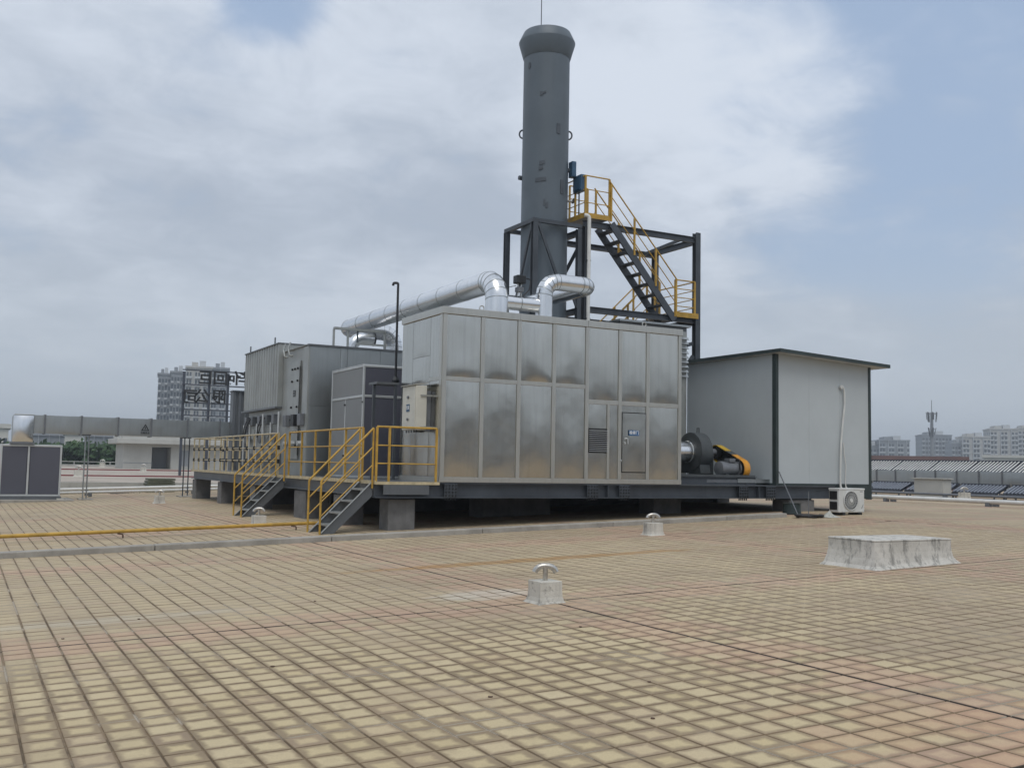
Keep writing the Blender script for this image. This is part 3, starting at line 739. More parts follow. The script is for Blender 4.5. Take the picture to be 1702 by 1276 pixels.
# support frame round the chimney
YT = 22.0
fr = thing('chimney_support', 'dark steel frame of posts and braces holding the chimney foot', 'frame', (12.41, YT, ZP+.01))
zr = 7.66; fx0, fx1 = 12.41, 13.72; yl = 22.98
def post(x_, y_, z0, z1, w=.13, par=None, name='post'): return MB().ibeam((x_, y_, z0), (x_, y_, z1), w, w, .014, .012, (0, 1, 0)).build(name, DS, par)
post(fx0, YT, ZP+.011, zr, .14, fr); post(fx0-.0, yl+.5, ZP+.011, zr, .13, fr); post(fx1, YT, ZP+.011, zr-.02, .12, fr)
MB().box(fx0-.07, fx1+.07, YT-.05, YT+.05, zr+.001, zr+.10).build('ring_beam', DS, fr)
MB().box(fx0-.05, fx0+.05, YT+.051, yl+.57, zr+.001, zr+.10).build('ring_beam', DS, fr)
MB().box(fx0+.051, fx1+.07, yl+.45, yl+.55, zr+.001, zr+.10).build('ring_beam', DS, fr)
MB().beam((fx0+.10, YT-.02, zr-.02), (fx0+.85, YT-.02, 5.9), .07, .05, (0,1,0)).build('brace', DS, fr)
MB().beam((fx0-.02, YT+.10, zr-.02), (fx0-.02, YT+.9, 5.75), .07, .05, (1,0,0)).build('brace', DS, fr)
MB().beam((fx1-.05, YT-.02, 5.6), (fx1-.4, YT-.02, 6.4), .06, .05, (0,1,0)).build('brace', DS, fr)

# ------------------------------------------------------------------ stair tower
tw = thing('stair_tower', 'dark steel stair tower with yellow handrails beside the chimney', 'stair tower', (13.9, YT, ZP+.01))
XA, XB, YR = 13.93, 17.52, 23.88
zt1, zt2, zl = at(985, 374, Y=YT).z, at(1157, 388, Y=YT).z, at(983, 514, Y=YT).z-.02
YP = YT-.02
post(XA, YP, ZP+.011, zt1-.08, .16, tw); post(XB, YP, ZP+.011, zt2, .16, tw); post(XB, YR, ZP+.011, zt1+.1, .15, tw); post(XA, YR-.3, ZP+.011, zt1-.08, .14, tw)
def ib(p, q, w=.1, h=.16, name='beam'): MB().ibeam(p, q, w, h, .014, .01).build(name, DS, tw)
ib((XA-.1, YP, zt1), (XB-.085, YP, zt1)); ib((XB, YP+.085, zt1-.02), (XB, YR-.08, zt1-.02)); ib((XA-.1, YR, zt1-.1), (XB-.08, YR, zt1-.1), .14, .14)
ib((XA+.085, YP, zl), (XB-.085, YP, zl)); ib((XB, YP+.085, zl-.03), (XB, YR-.08, zl-.03)); ib((XA-.1, YR, zl), (XB-.08, YR, zl))
ib((XA, YP+.085, zt1-.17), (XA, YR-.38, zt1-.17)); ib((XA, YP+.085, zl), (XA, YR-.38, zl))
MB().beam((XB-.5, YP+.1, zt1-.03), (XB-.5, YR-.1, zt1-.14), .05, .08).build('tie', DS, tw)
MB().beam((XA-.1, YR-.3, 6.0), (XA-.1, YP+.1, 7.3), .07, .07).build('brace', DS, tw)
MB().beam((XB-.1, YP, 4.6), (XB-1.3, YP, 3.0), .09, .09, (0,1,0)).build('brace', DS, tw)
MB().beam((XB-.085, YP+.02, 4.95), (XB-1.0, YP+.02, 4.68), .10, .08, (0,1,0)).build('brace', DS, tw)
# upper platform
ux0, ux1, uy0, uy1 = 13.82, 14.62, YT-.12, YT+1.0; zu = at(1000, 362, Y=YT-.1).z
MB().box(ux0, ux1, uy0, uy1, zu-.02, zu).build('upper_platform', MT['grey_casing_dark'], tw)
MB().box(ux0, ux1, uy0-.008, uy0, zu-.06, zu+.07).build('toe_board', MT['yellow_paint'], tw)
MB().box(ux0-.008, ux0, uy0, uy1, zu-.06, zu+.07).build('toe_board', MT['yellow_paint'], tw)
YM = MT['yellow_paint']
def rail(pts, par=tw, h0=(.33, .66, 1.0), H=1.05, r=.019, posts=()):
    for f_ in h0: MB().tube([(p[0], p[1], p[2]+H*f_) for p in pts], r if f_ == 1 else .013, 7).build('handrail' if f_ == 1 else 'mid_rail', YM, par, smooth=60)
    for p in posts: MB().box(p[0]-.022, p[0]+.022, p[1]-.022, p[1]+.022, p[2], p[2]+H-.003).build('rail_post', YM, par)
a, b_, c = (ux0+.03, uy1-.1, zu), (ux0+.03, uy0+.03, zu), (ux1-.03, uy0+.03, zu)
rail([a, b_, c], posts=(a, ((a[0]+b_[0])/2, (a[1]+b_[1])/2, zu), b_, c))
a2, b2 = (ux0+.2, uy1-.03, zu), (ux1-.03, uy1-.03, zu); rail([a2, b2], posts=(a2, b2))
# upper flight, descending to the right
sx0, sz0 = 14.66, zu-.12; sx1, sz1 = 16.72, zl-.05
yn, yfar = YT-.10, YT+.58
D = Vector((sx1-sx0, 0, sz1-sz0)); 
for y in (yn, yfar): MB().beam((sx0, y, sz0), (sx1, y, sz1), .05, .19).build('stringer', DS, tw)
n_ = 9
for j in range(n_):
    t = (j+.6)/n_; X, Z = sx0+D.x*t, sz0+D.z*t
    MB().box(X-.13, X+.12, yn+.03, yfar-.03, Z+.01, Z+.035).build('tread', DS, tw)
for y in (yn-.03, yfar+.03):
    p0, p1 = Vector((sx0-.08, y, sz0+.1)), Vector((sx1+.05, y, sz1+.1))
    rail([p0, p1], H=1.0, posts=[p0+(p1-p0)*t for t in (.02, .36, .68, .99)])
# lower landing
lx0, lx1 = sx1-.02, XB-.09
MB().box(lx0, lx1, YT-.12, YR-.1, zl+.082, zl+.10).build('landing', MT['grey_casing_dark'], tw)
MB().box(lx0, lx1+.08, YT-.13, YT-.121, zl+.04, zl+.18).build('toe_board', YM, tw)
zl_ = zl+.10
rail([(lx0+.05, YT-.09, zl_), (lx1-.02, YT-.09, zl_), (lx1-.02, YR-.15, zl_)], H=.95, h0=(.25, .5, .75, 1.0), posts=((lx0+.05, YT-.09, zl_), (lx1-.02, YT-.09, zl_), (lx1-.02, YR-.15, zl_)))
# lower flight behind, descending to the left
ly0, ly1 = YR-.85, YR-.2; bx0, bz0 = lx0-.02, zl+.02; bx1, bz1 = 13.9, zl-2.6
for y in (ly0, ly1):
    MB().beam((bx0, y, bz0), (bx1, y, bz1), .05, .19).build('stringer', DS, tw)
    p0, p1 = Vector((bx0, y, bz0+.1)), Vector((bx1, y, bz1+.1))
    rail([p0, p1], H=1.0, posts=[p0+(p1-p0)*t for t in (.02, .25, .5, .75, .97)])
for j in range(11):
    t = (j+.6)/11; X, Z = bx0+(bx1-bx0)*t, bz0+(bz1-bz0)*t
    MB().box(X-.13, X+.12, ly0+.03, ly1-.03, Z+.01, Z+.035).build('tread', DS, tw)
for yy in (ly0, ly1): MB().beam((bx1, yy, bz1-.05), (bx1, yy, ZP+.01), .08, .08).build('stair_leg', DS, tw)
MB().box(13.3, bx1+.05, ly0-.05, ly1+.05, bz1-.08, bz1-.055).build('lower_landing', DS, tw)
for yy in (ly0, ly1): MB().beam((13.36, yy, bz1-.085), (13.36, yy, ZP+.01), .08, .08).build('stair_leg', DS, tw)
# things on the tower
ib2 = thing('instrument_cabinet', 'dark blue instrument box hung on the railing of the upper tower platform', 'instrument box', (ux0+.1, YT+.2, zu+.6))
pA = at(963, 305, Y=YT+.1)
MB().box(pA.x-.0, pA.x+.16, YT+.02, YT+.42, pA.z-.2, pA.z+.24).build('box_body', MT['blue_box'], ib2, bevel=.02)
MB().box(pA.x-.02, pA.x-.001, YT+.06, YT+.38, pA.z-.16, pA.z+.2).build('box_door', MT['blue_box'], ib2)
MB().box(pA.x+.06, pA.x+.08, YT+.2, YT+.24, zu+.001, pA.z-.2).build('stand', DS, ib2)
sv = thing('sampling_valve', 'small black sampling valve on a pipe stub beside the chimney platform', 'valve', (ux0+.2, YT+.5, zu))
pB = at(948, 335, Y=YT+.6)
MB().tube([(CHX+CR-.02, YT+.6, pB.z), (pB.x+.1, YT+.6, pB.z)], .03, 8).build('pipe_stub', MT['pipe_metal'], sv, smooth=50)
MB().lathe([(.05, 0), (.05, .03)], (pB.x+.06, YT+.6, pB.z), 10, 'x').build('valve_flange', MT['black_steel'], sv)
MB().tube([(pB.x+.1, YT+.6, pB.z), (pB.x+.1, YT+.6, pB.z+.1)], .015, 6).build('valve_stem', MT['black_steel'], sv)
# white cable pipe down the tower
wp = [at(975, 354, Y=YT-.2), at(980.5, 362, Y=YT-.2), at(981, 440, Y=YT-.2)]
wx = wp[1].x
o = thing('white_conduit', 'white plastic pipe running down the front post of the stair tower', 'pipe', (wx, YT-.2, ZP+.01))
MB().tube(bend([(wx-.12, YT-.12, zu-.01), (wx, YT-.17, zu-.01), (wx, YT-.17, ZP+.012)], .08, 5), .05, 10).build('pipe_run', MT['white_pipe'], o, smooth=60)
for zz in (3.5, 5.3, 6.8): MB().box(wx-.06, wx+.06, YT-.19, YT-.10, zz, zz+.03).build('pipe_clip', DS, o)
# louvred unit just behind the cabinet's right end
lu = thing('louvred_unit', 'grey louvred box standing behind the right end of the steel cabinet', 'louvred box', (14.6, 20.9, ZP+.01))
pl0, pl1 = 14.15, at(1144, 560, Y=20.7).x
zu2 = at(1140, 541, Y=20.7).z
MB().box(pl0, pl1-.03, 20.72, 21.6, ZP+.012, zu2-.16).build('body', MT['grey_casing'], lu)
MB().box(pl0-.05, pl1+.05, 20.65, 21.7, zu2-.05, zu2).build('hood', MT['galvanised'], lu)
MB().box(pl0+.02, pl1-.02, 20.74, 21.6, zu2-.159, zu2-.051).build('neck', MT['grey_casing_dark'], lu)
for j in range(9): MB().prism([(pl0, 20.718, zu2-.3-j*.12), (pl0, 20.67, zu2-.36-j*.12), (pl0, 20.68, zu2-.37-j*.12), (pl0, 20.718, zu2-.33-j*.12)], (pl1-pl0, 0, 0)).build('slat', MT['galvanised'], lu)

# ------------------------------------------------------------------ corrugated casing along the platform
cs = thing('filter_casing', 'big grey sheet metal casing with corrugated upper wall and bolted flanges', 'casing', (7.64, 25.0, ZP+.01))
GC = MT['grey_casing']; z0 = ZP+.012; zc = 4.51
MB().box(7.66, 13.6, 25.02, 31.0, z0, zc-.02).build('body', GC, cs)
fxs = [7.64]+[at(p, 600, Y=25).x for p in (566, 577.5, 632)]+[13.6]
k = 100
for a, c2 in zip(fxs, fxs[1:]):
    for za, zb2 in ((z0, 2.95), (2.95, zc-.05)):
        k += 1; wpanel(MB(), (a+.004, 25.005, za+.004), (c2-a-.008, 0, 0), (0, 0, zb2-za-.008), (0, -1, 0), .014, k).build('panel', MT['galvanised'], cs, smooth=50)
MB().box(7.60, 13.62, 24.97, 25.05, zc-.05, zc+.0).build('eaves_angle', MT['grey_casing_dark'], cs)
MB().box(7.60, 13.62, 25.051, 27.35, zc-.019, zc+.0).build('roof_sheet', GC, cs)
MB().box(7.615, 7.659, 25.0, 25.42, z0, zc-.051).build('corner_panel', GC, cs)
# corrugated module
cy0, cy1, cz0, cz1, cxm = 27.42, 31.12, 3.02, 4.74, 7.52
n_ = 14; pr = []
for i in range(n_):
    y = cy0+(cy1-cy0)*i/n_; w = (cy1-cy0)/n_
    pr += [(cxm, y), (cxm, y+w*.42), (cxm+.045, y+w*.56), (cxm+.045, y+w*.86)]
pr += [(cxm, cy1), (7.658, cy1), (7.658, cy0)]
MB().prism([(p[0], p[1], cz0) for p in pr], (0, 0, cz1-cz0)).build('corrugated_wall', GC, cs)
MB().box(7.66, 13.5, cy0, cy1, zc-.018, cz1).build('upper_module', GC, cs)
MB().box(cxm-.03, 13.5, cy0-.02, cy1+.03, cz1+.001, cz1+.03).build('roof_edge', MT['grey_casing_dark'], cs)
MB().box(cxm-.06, 7.66, cy0-.02, cy1+.08, cz0-.05, cz0-.001).build('sill_angle', MT['grey_casing_dark'], cs)
for y in (cy0+.5, cy1-.5): MB().tube([(cxm+.02, y, cz1+.03), (cxm+.02, y, cz1+.22)], .02, 6).build('roof_stud', MT['grey_casing_dark'], cs)
for y in (26.35, 26.8): MB().tube(bend([(7.6, y, 4.32), (7.52, y, 4.30), (7.50, y+.1, 4.5), (7.56, y+.12, 4.68)], .05, 4), .025, 8).build('lifting_hook', MT['grey_casing'], cs, smooth=60)
# flange plates with bolts
fl = MB().box(7.618, 7.656, 25.7, 26.75, 1.6, 4.15).build('flange_plate', GC, cs, bevel=.004)
MB().box(7.605, 7.617, 25.66, 25.70, 1.7, 4.0).build('flange_slot', MT['hole_black'], cs)
mb = MB()
for z in (3.95, 3.63, 2.95, 2.62, 2.3, 1.95):
    for y in ((25.85, 26.1, 26.35) if z in (3.95, 2.62, 2.3) else (25.85, 26.35)): mb.lathe([(.028, 0), (.028, .035)], (7.583, y, z), 8, 'x')
mb.build('bolt_group', MT['hole_black'], fl, kind='stuff')
text('E0', .24, MT['letter_dark'], fl, (7.612, 26.12, 3.30), FACE_W)
# valve gear below the corrugated wall
rr = random.Random(8)
MB().box(7.60, 7.658, 27.35, 31.0, 1.35, 1.75).build('lower_channel', MT['grey_casing_dark'], cs)
for p in (437, 463):
    y = at(p, 700, X=7.42).y
    MB().tube([(7.42, y, z0), (7.42, y, 2.85)], .03, 8).build('standpipe', MT['ahu_frame'], cs, smooth=60)
for i, y in enumerate((27.7, 28.4, 29.2, 30.0, 30.7)):
    MB().lathe([(.17, 0), (.17, .03), (.11, .031), (.11, .12)], (7.53, y, 2.2+.12*(i % 2)), 14, 'x').build('valve_port', GC if i % 2 else MT['motor_grey'], cs, smooth=35)
    MB().box(7.48, 7.62, y-.11, y+.11, 2.55, 2.82).build('actuator_body', MT['grey_casing_dark'] if i % 2 else MT['motor_grey'], cs, bevel=.01)
    MB().tube([(7.50, y+.2, 1.4), (7.50, y+.2, 2.6)], .03, 8).build('cylinder_rod', MT['ahu_frame'], cs, smooth=60)
    pts = [(7.46, y, 2.75)]+[(7.40, y+.35*math.sin(t*math.pi)*1.0+.4*t, 2.75-.55*math.sin(t*math.pi)) for t in (.15, .3, .5, .7, .85)]+[(7.46, y+.45, 2.7)]
    if i in (1, 3): MB().tube(pts, .014, 6).build('hose', MT['rubber'], cs, smooth=60)
for y in (25.3, 25.9, 26.6):
    MB().box(7.50, 7.61, y-.14, y+.14, 2.45, 2.75).build('actuator_body', MT['black_steel'] if y == 25.9 else MT['motor_grey'], cs, bevel=.01)
    MB().lathe([(.07, 0), (.07, .1)], (7.5, y+.05, 2.0), 10, 'x').build('valve_port', MT['ahu_frame'], cs, smooth=35)
# frame carrying the pipe on the casing roof
pf = thing('pipe_rack', 'light steel rack on the casing roof under the end of the long silver pipe', 'pipe rack', (8.4, 25.4, zc))
for p, y in ((554.5, 25.5), (578, 25.5)):
    x_ = at(p, 565, Y=y).x; MB().box(x_-.025, x_+.025, y-.025, y+.025, zc+.001, 5.0).build('leg', MT['grey_casing'], pf)
xa, xb = at(554.5, 565, Y=25.5).x, at(640, 570, Y=25.5).x
MB().box(xa, xb, 25.44, 25.56, 5.001, 5.06).build('rail', MT['grey_casing'], pf)
x_ = at(594, 565, Y=25.5).x; MB().box(x_-.02, x_+.02, 25.48, 25.52, zc+.18, 5.0).build('leg', MT['dark_steel'], pf)
MB().box(x_-.021, xb, 25.47, 25.53, zc+.13, zc+.18).build('rail', MT['grey_casing'], pf)
MB().box(xb-.03, xb+.02, 25.46, 25.54, zc+.001, 5.0).build('leg', MT['grey_casing'], pf)
sp2 = thing('insulated_pipe', 'small silver elbow pipe low on the casing roof behind the rack', 'pipe', (9.2, 26.4, zc))
cpt = at(600, 566, Y=26.4)
MB().tube(bend([(cpt.x-.25, 26.4, zc+.001), (cpt.x-.25, 26.4, zc+.42), (cpt.x+.35, 26.4, zc+.42)], .3, 6), .16, 20).build('pipe_shell', CL, sp2, smooth=40)
MB().lathe([(.161, 0), (.19, .001), (.19, .03), (.13, .031), (.12, .0)], (cpt.x+.35, 26.4, zc+.42), 20, 'x').build('open_end', MT['black_steel'], sp2, smooth=35)
# grey air handling unit with white frame
ah = thing('air_handling_unit', 'tall grey panelled unit with white metal frame beside the steel cabinet', 'air handling unit', (8.0, 22.0, ZP+.01))
ax0, ay0, az1, ay1, ax1 = 8.0, 22.0, 3.77, 24.25, 11.4
MB().box(ax0+.03, ax1-.03, ay0+.03, ay1-.03, z0+.0, az1-.03).build('core', MT['ahu_panel'], ah)
FR = MT['ahu_frame']; w = .05; zm = 3.06; ys = 23.22
for (a, b_, c, d_, e, f_) in ((ax0, ax0+w, ay0, ay0+w, z0, az1), (ax0, ax0+w, ay1-w, ay1, z0, az1), (ax1-w, ax1, ay0, ay0+w, z0, az1),
    (ax0, ax0+w, ay0+w, ay1-w, az1-w, az1), (ax0+w, ax1-w, ay0, ay0+w, az1-w, az1), (ax0, ax0+w, ay0+w, ay1-w, zm-.03, zm+.03), (ax0+w, ax1-w, ay0, ay0+w, zm-.03, zm+.03),
    (ax0+.005, ax0+w, ys-.018, ys+.018, z0+w, zm-.03), (ax0, ax0+w, ay0+w, ay1-w, z0, z0+w), (ax0+w, ax1-w, ay0, ay0+w, z0, z0+w), (ax0, ax1, ay0+w, ay1, az1+.0005, az1+.02)):
    MB().box(a, b_, c, d_, e, f_).build('frame_bar', FR, ah, bevel=.008)
def pan(a, b_, c, d_, e, f_, m_='ahu_panel'): MB().box(a, b_, c, d_, e, f_).build('panel', MT[m_], ah, bevel=.004)
pan(ax0+.012, ax0+.029, ay0+w+.003, ay1-w-.003, zm+.033, az1-w-.003)
pan(ax0+.012, ax0+.029, ay0+w+.003, ys-.021, z0+w+.003, zm-.033); pan(ax0+.012, ax0+.029, ys+.021, ay1-w-.003, z0+w+.003, zm-.033)
pan(ax0+w+.003, ax1-w-.003, ay0+.012, ay0+.029, zm+.033, az1-w-.003, 'ahu_panel_blue'); pan(ax0+w+.003, 9.3, ay0+.012, ay0+.029, z0+w+.003, zm-.033, 'ahu_panel_blue'); pan(9.306, ax1-w-.003, ay0+.012, ay0+.029, z0+w+.003, zm-.033, 'ahu_panel_blue')
for z in (2.9, 1.7): MB().box(ax0-.018, ax0+.004, ys-.03, ys+.03, z-.02, z+.02).build('latch', MT['black_steel'], ah)
for z in (2.92, 1.7): MB().box(ax0-.012, ax0+.004, ay0+.0, ay0+.04, z-.02, z+.02).build('hinge', MT['black_steel'], ah)
# dark bracket stand and black vent pole
bs = thing('bracket_stand', 'dark angled steel stand between the grey unit and the steel cabinet', 'stand', (7.85, 20.85, ZP+.01))
x0_ = at(622, 640, Y=20.85).x; zt_ = at(640, 640, Y=20.85).z
MB().box(x0_-.03, x0_+.03, 20.82, 20.88, ZP+.011, zt_).build('leg', DS, bs)
MB().box(8.22, 8.28, 20.62, 20.68, ZP+.011, zt_).build('leg', DS, bs)
MB().prism([(x0_-.03, 20.6, zt_+.001), (8.32, 20.6, zt_+.001), (8.32, 21.1, zt_+.001), (x0_-.03, 21.1, zt_+.001)], (0, 0, .05)).build('shelf', MT['grey_casing_dark'], bs)
vp = thing('vent_pole', 'thin black vent pole with hooked top beside the steel cabinet', 'pole', (8.25, 20.85, zt_+.05))
zt2_ = at(659, 470, Y=20.85).z; xp = at(659, 600, Y=20.85).x-.01
MB().tube(bend([(xp, 20.85, zt_+.05), (xp, 20.85, zt2_), (xp-.09, 20.9, zt2_), (xp-.10, 20.9, zt2_-.06)], .03, 4), .028, 8).build('pole_tube', MT['black_steel'], vp, smooth=60)
MB().lathe([(.07, zt_+.051), (.09, zt_+.12), (.05, zt_+.2)], (xp, 20.85, 0), 10).build('foot_flange', MT['black_steel'], vp)

# ------------------------------------------------------------------ white shed
sh = thing('white_shed', 'white panelled shed with dark trim and overhanging dark roof on the platform end', 'shed', (17.08, YF, ZP+.01))
sx0_, sx1_, sy0_, sy1_ = 17.08, 20.24, YF+.01, 21.84; szb = ZP+.012
def rz(x_): return 4.33 - .045*(x_-sx0_)
WL = MT['shed_wall']
MB().prism([(sx0_+.03, sy0_+.03, szb), (sx1_-.03, sy0_+.03, szb), (sx1_-.03, sy0_+.03, rz(sx1_)-.02), (sx0_+.03, sy0_+.03, rz(sx0_)-.02)], (0, sy1_-sy0_-.06, 0)).build('core', MT['shed_soffit'], sh)
n_ = 3
for i in range(n_):
    a, c2 = sx0_+.04+(sx1_-sx0_-.08)*i/n_+.0015, sx0_+.04+(sx1_-sx0_-.08)*(i+1)/n_-.0015
    MB().prism([(a, sy0_, szb+.04), (c2, sy0_, szb+.04), (c2, sy0_, rz(c2)), (a, sy0_, rz(a))], (0, .028, 0)).build('wall_panel', WL, sh)
    a, c2 = sy0_+.04+(sy1_-sy0_-.08)*i/n_+.0015, sy0_+.04+(sy1_-sy0_-.08)*(i+1)/n_-.0015
    MB().box(sx0_, sx0_+.028, a, c2, szb+.04, rz(sx0_)).build('wall_panel', WL, sh)
    MB().box(sx1_-.028, sx1_, a, c2, szb+.04, rz(sx1_)).build('wall_panel', WL, sh)
MB().box(sx0_+.04, sx1_-.04, sy1_-.028, sy1_, szb+.04, rz(sx1_)).build('wall_panel', WL, sh)
TR = MT['shed_trim']
MB().prism([(sx0_-.012, sy0_-.012, szb), (sx0_+.075, sy0_-.012, szb), (sx0_+.075, sy0_+.02, szb), (sx0_+.02, sy0_+.02, szb), (sx0_+.02, sy0_+.11, szb), (sx0_-.012, sy0_+.11, szb)], (0, 0, rz(sx0_)-szb)).build('corner_trim', TR, sh)
MB().box(sx1_-.075, sx1_+.012, sy0_-.012, sy0_+.11, ZP-.32, rz(sx1_)).build('corner_trim', TR, sh)
MB().box(sx0_+.076, sx1_-.076, sy0_-.013, sy0_+.03, szb, szb+.05).build('base_trim', TR, sh)
MB().box(sx0_-.014, sx0_+.03, sy0_+.111, sy1_, szb, szb+.05).build('base_trim', TR, sh)
MB().box(19.0, sx1_-.076, YF-.02, YF-.002, ZP-.30, szb-.001).build('skirt_plate', TR, sh)
rx0, rx1, ry0, ry1 = 16.92, 20.58, 18.08, 21.88
rf = MB().prism([(rx0, ry0, rz(rx0)+.004), (rx1, ry0, rz(rx1)+.004), (rx1, ry0, rz(rx1)+.07), (rx0, ry0, rz(rx0)+.07)], (0, ry1-ry0, 0)).build('roof', MT['shed_soffit'], sh)
MB().prism([(rx0-.012, ry0-.012, rz(rx0)+.0), (rx1+.012, ry0-.012, rz(rx1)+.0), (rx1+.012, ry0-.012, rz(rx1)+.085), (rx0-.012, ry0-.012, rz(rx0)+.085)], (0, .011, 0)).build('roof_edge', TR, rf)
MB().box(rx0-.012, rx0-.001, ry0-.0005, ry1, rz(rx0)+.0, rz(rx0)+.085).build('roof_edge', TR, rf)
MB().box(rx1+.001, rx1+.012, ry0-.0005, ry1, rz(rx1)+.0, rz(rx1)+.085).build('roof_edge', TR, rf)
MB().prism([(rx0, ry0, rz(rx0)+.071), (rx1, ry0, rz(rx1)+.071), (rx1, ry0, rz(rx1)+.083), (rx0, ry0, rz(rx0)+.083)], (0, ry1-ry0, 0)).build('roof_sheet', TR, rf)
# service pipes on the shed front
AY = 16.75; AX = at(1416, 858, Y=AY).x
sv2 = thing('cooling_pipes', 'pale grey taped cooling pipes running down the shed front to the outdoor unit', 'pipe', (19.0, YF-.04, 2.0))
W_ = [at(p, y, Y=YF-.045) for p, y in ((1399, 643), (1403, 648), (1404, 670), (1401, 700), (1398, 735), (1397, 770), (1396.5, 800))]
ztop_ac = gz(AX)+.05+.555
MB().lathe([(.05, 0), (.05, .05)], (W_[0].x, YF-.06, W_[0].z), 12, 'y').build('wall_sleeve', MT['white_plastic'], sv2)
MB().tube([Vector((W_[0].x, YF-.03, W_[0].z)), Vector((W_[0].x+.03, YF-.06, W_[0].z))]+W_[1:]+[Vector((W_[-1].x, YF-.06, ZP-.02)), Vector((W_[-1].x, 17.95, .95)), Vector((AX+.42, 17.35, .82)), Vector((AX+.36, AY+.30, .80))], .026, 8).build('taped_pipe', MT['white_plastic'], sv2, smooth=60)
V_ = [at(p, y, Y=YF-.04) for p, y in ((1402, 735), (1403, 755), (1406, 772), (1405, 800))]
MB().tube(V_+[Vector((V_[-1].x, YF-.06, ZP-.02)), Vector((V_[-1].x, 17.85, 1.0)), Vector((AX+.45, 17.3, .88)), Vector((AX+.38, AY+.30, .86))], .014, 6).build('drain_hose', MT['white_pipe'], sv2, smooth=60)
# outdoor air conditioner unit
ac = thing('outdoor_unit', 'small white air conditioner outdoor unit with round fan grille in front of the shed', 'air conditioner', (AX, AY, gz(AX)))
za, wA, dA, hA = gz(AX)+.06, .80, .30, .54
xA, yA = AX-wA/2, AY
bd = MB().box(xA, xA+wA, yA, yA+dA, za, za+hA).build('body', MT['white_plastic'], ac, bevel=.018)
MB().box(xA-.008, xA+wA+.008, yA-.008, yA+dA+.008, za+hA-.035, za+hA+.006).build('lid', MT['white_plastic'], ac, bevel=.01)
for a, c2 in ((.06, .24), (.29, .48)): MB().box(xA-.012, xA-.002, yA+.05, yA+dA-.03, za+a, za+c2).build('side_coil', MT['hole_black'], ac)
fcx, fcz, fr_ = xA+.36, za+.27, .215
MB().lathe([(fr_, 0), (fr_, .012)], (fcx, yA-.013, fcz), 32, 'y').build('fan_opening', MT['grey_casing_dark'], ac)
MB().tube([(fcx+fr_*math.cos(a), yA-.016, fcz+fr_*math.sin(a)) for a in [i*2*math.pi/32 for i in range(33)]], .010, 6).build('grille_ring', MT['white_plastic'], ac, smooth=60)
mb = MB()
for i in range(28):
    a = i*2*math.pi/28
    mb.tube([(fcx+r_*math.cos(a+off), yA-.02, fcz+r_*math.sin(a+off)) for r_, off in ((.04, 0), (.12, .12), (fr_, .3))], .0035, 4)
for r_ in (.09, .15): mb.tube([(fcx+r_*math.cos(a), yA-.022, fcz+r_*math.sin(a)) for a in [i*2*math.pi/24 for i in range(25)]], .003, 4)
mb.build('grille_wires', MT['white_plastic'], ac)
MB().lathe([(.042, 0), (.042, .014)], (fcx, yA-.035, fcz), 16, 'y').build('hub_cap', MT['white_plastic'], ac)
MB().box(xA+.655, xA+.745, yA-.0035, yA-.001, za+.465, za+.480).build('name_mark', MT['motor_grey'], ac)
MB().prism([(xA+.69, yA-.0035, za+.08), (xA+.72, yA-.0035, za+.10), (xA+.765, yA-.0035, za+.19), (xA+.745, yA-.0035, za+.17)], (0, .0025, 0)).build('swoosh_mark', MT['motor_grey'], ac)
for dx_ in (.14, .66): MB().box(xA+dx_-.04, xA+dx_+.04, yA-.02, yA+dA+.02, gz(AX)+.0, za-.001).build('foot', MT['rubber'], ac)
# oddments beside it
ld = thing('leaning_rod', 'thin dark rod leaning from the roof against the shed corner', 'rod', (16.2, 16.8, gz(16.2)))
q0 = at(1328, 858, Y=16.9); q1 = at(1295, 784, Y=YF-.03)
MB().tube([(q0.x, 16.9, gz(q0.x)), q1], .014, 6).build('rod', MT['motor_grey'], ld)
hs = thing('coiled_hose', 'flat coil of black hose lying beside the outdoor unit', 'hose', (16.2, 16.6, gz(16.2)))
q = at(1348, 861, Y=16.55); pts = []
for i in range(90):
    a = i*.28; r_ = .22+.05*math.sin(i*.9)+.0012*i; pts.append((q.x+r_*math.cos(a), 16.62+r_*.8*math.sin(a), gz(q.x)+.025+.045*((i*.28/6.28) % 4)/4))
MB().tube(pts, .02, 6).build('hose_run', MT['rubber'], hs, smooth=60)
MB().tube([(q.x-.02, 16.6, gz(q.x)+.02), (q.x-.02, 16.6, gz(q.x)+.58)], .010, 6).build('marker_rod', MT['motor_grey'], hs)
cl = MB(); q = at(1378, 858, Y=16.5); rr = random.Random(5); vs = []; nx_ = 9
for j in range(nx_):
    for i in range(nx_):
        u_, v_ = i/(nx_-1)-.5, j/(nx_-1)-.5
        vs.append((q.x+u_*.42+.03*rr.random(), 16.5+v_*.4, gz(q.x)+.012+.11*max(0, (1-abs(u_)*2)*(1-abs(v_)*2))*rr.uniform(.4, 1.4)))
cl.add(vs, [(j*nx_+i, j*nx_+i+1, (j+1)*nx_+i+1, (j+1)*nx_+i) for j in range(nx_-1) for i in range(nx_-1)])
o = cl.build('crumpled_sheet', MT['hatch_cloth']); tag(o, 'crumpled pale sheet lying left of the outdoor unit', 'sheet')
o.modifiers.new('thick', 'SOLIDIFY').thickness = .006
sg_ = thing('drum', 'dark round drum standing under the shed edge behind the thin rod', 'drum', (17.0, 17.55, gz(17.0)))
MB().lathe([(.2, gz(17)-.002), (.215, gz(17)+.02), (.205, gz(17)+.1), (.2, gz(17)+.24), (.215, gz(17)+.26), (.19, gz(17)+.262)], (16.95, 17.75, 0), 20).build('drum_body', MT['shed_trim'], sg_, smooth=35)

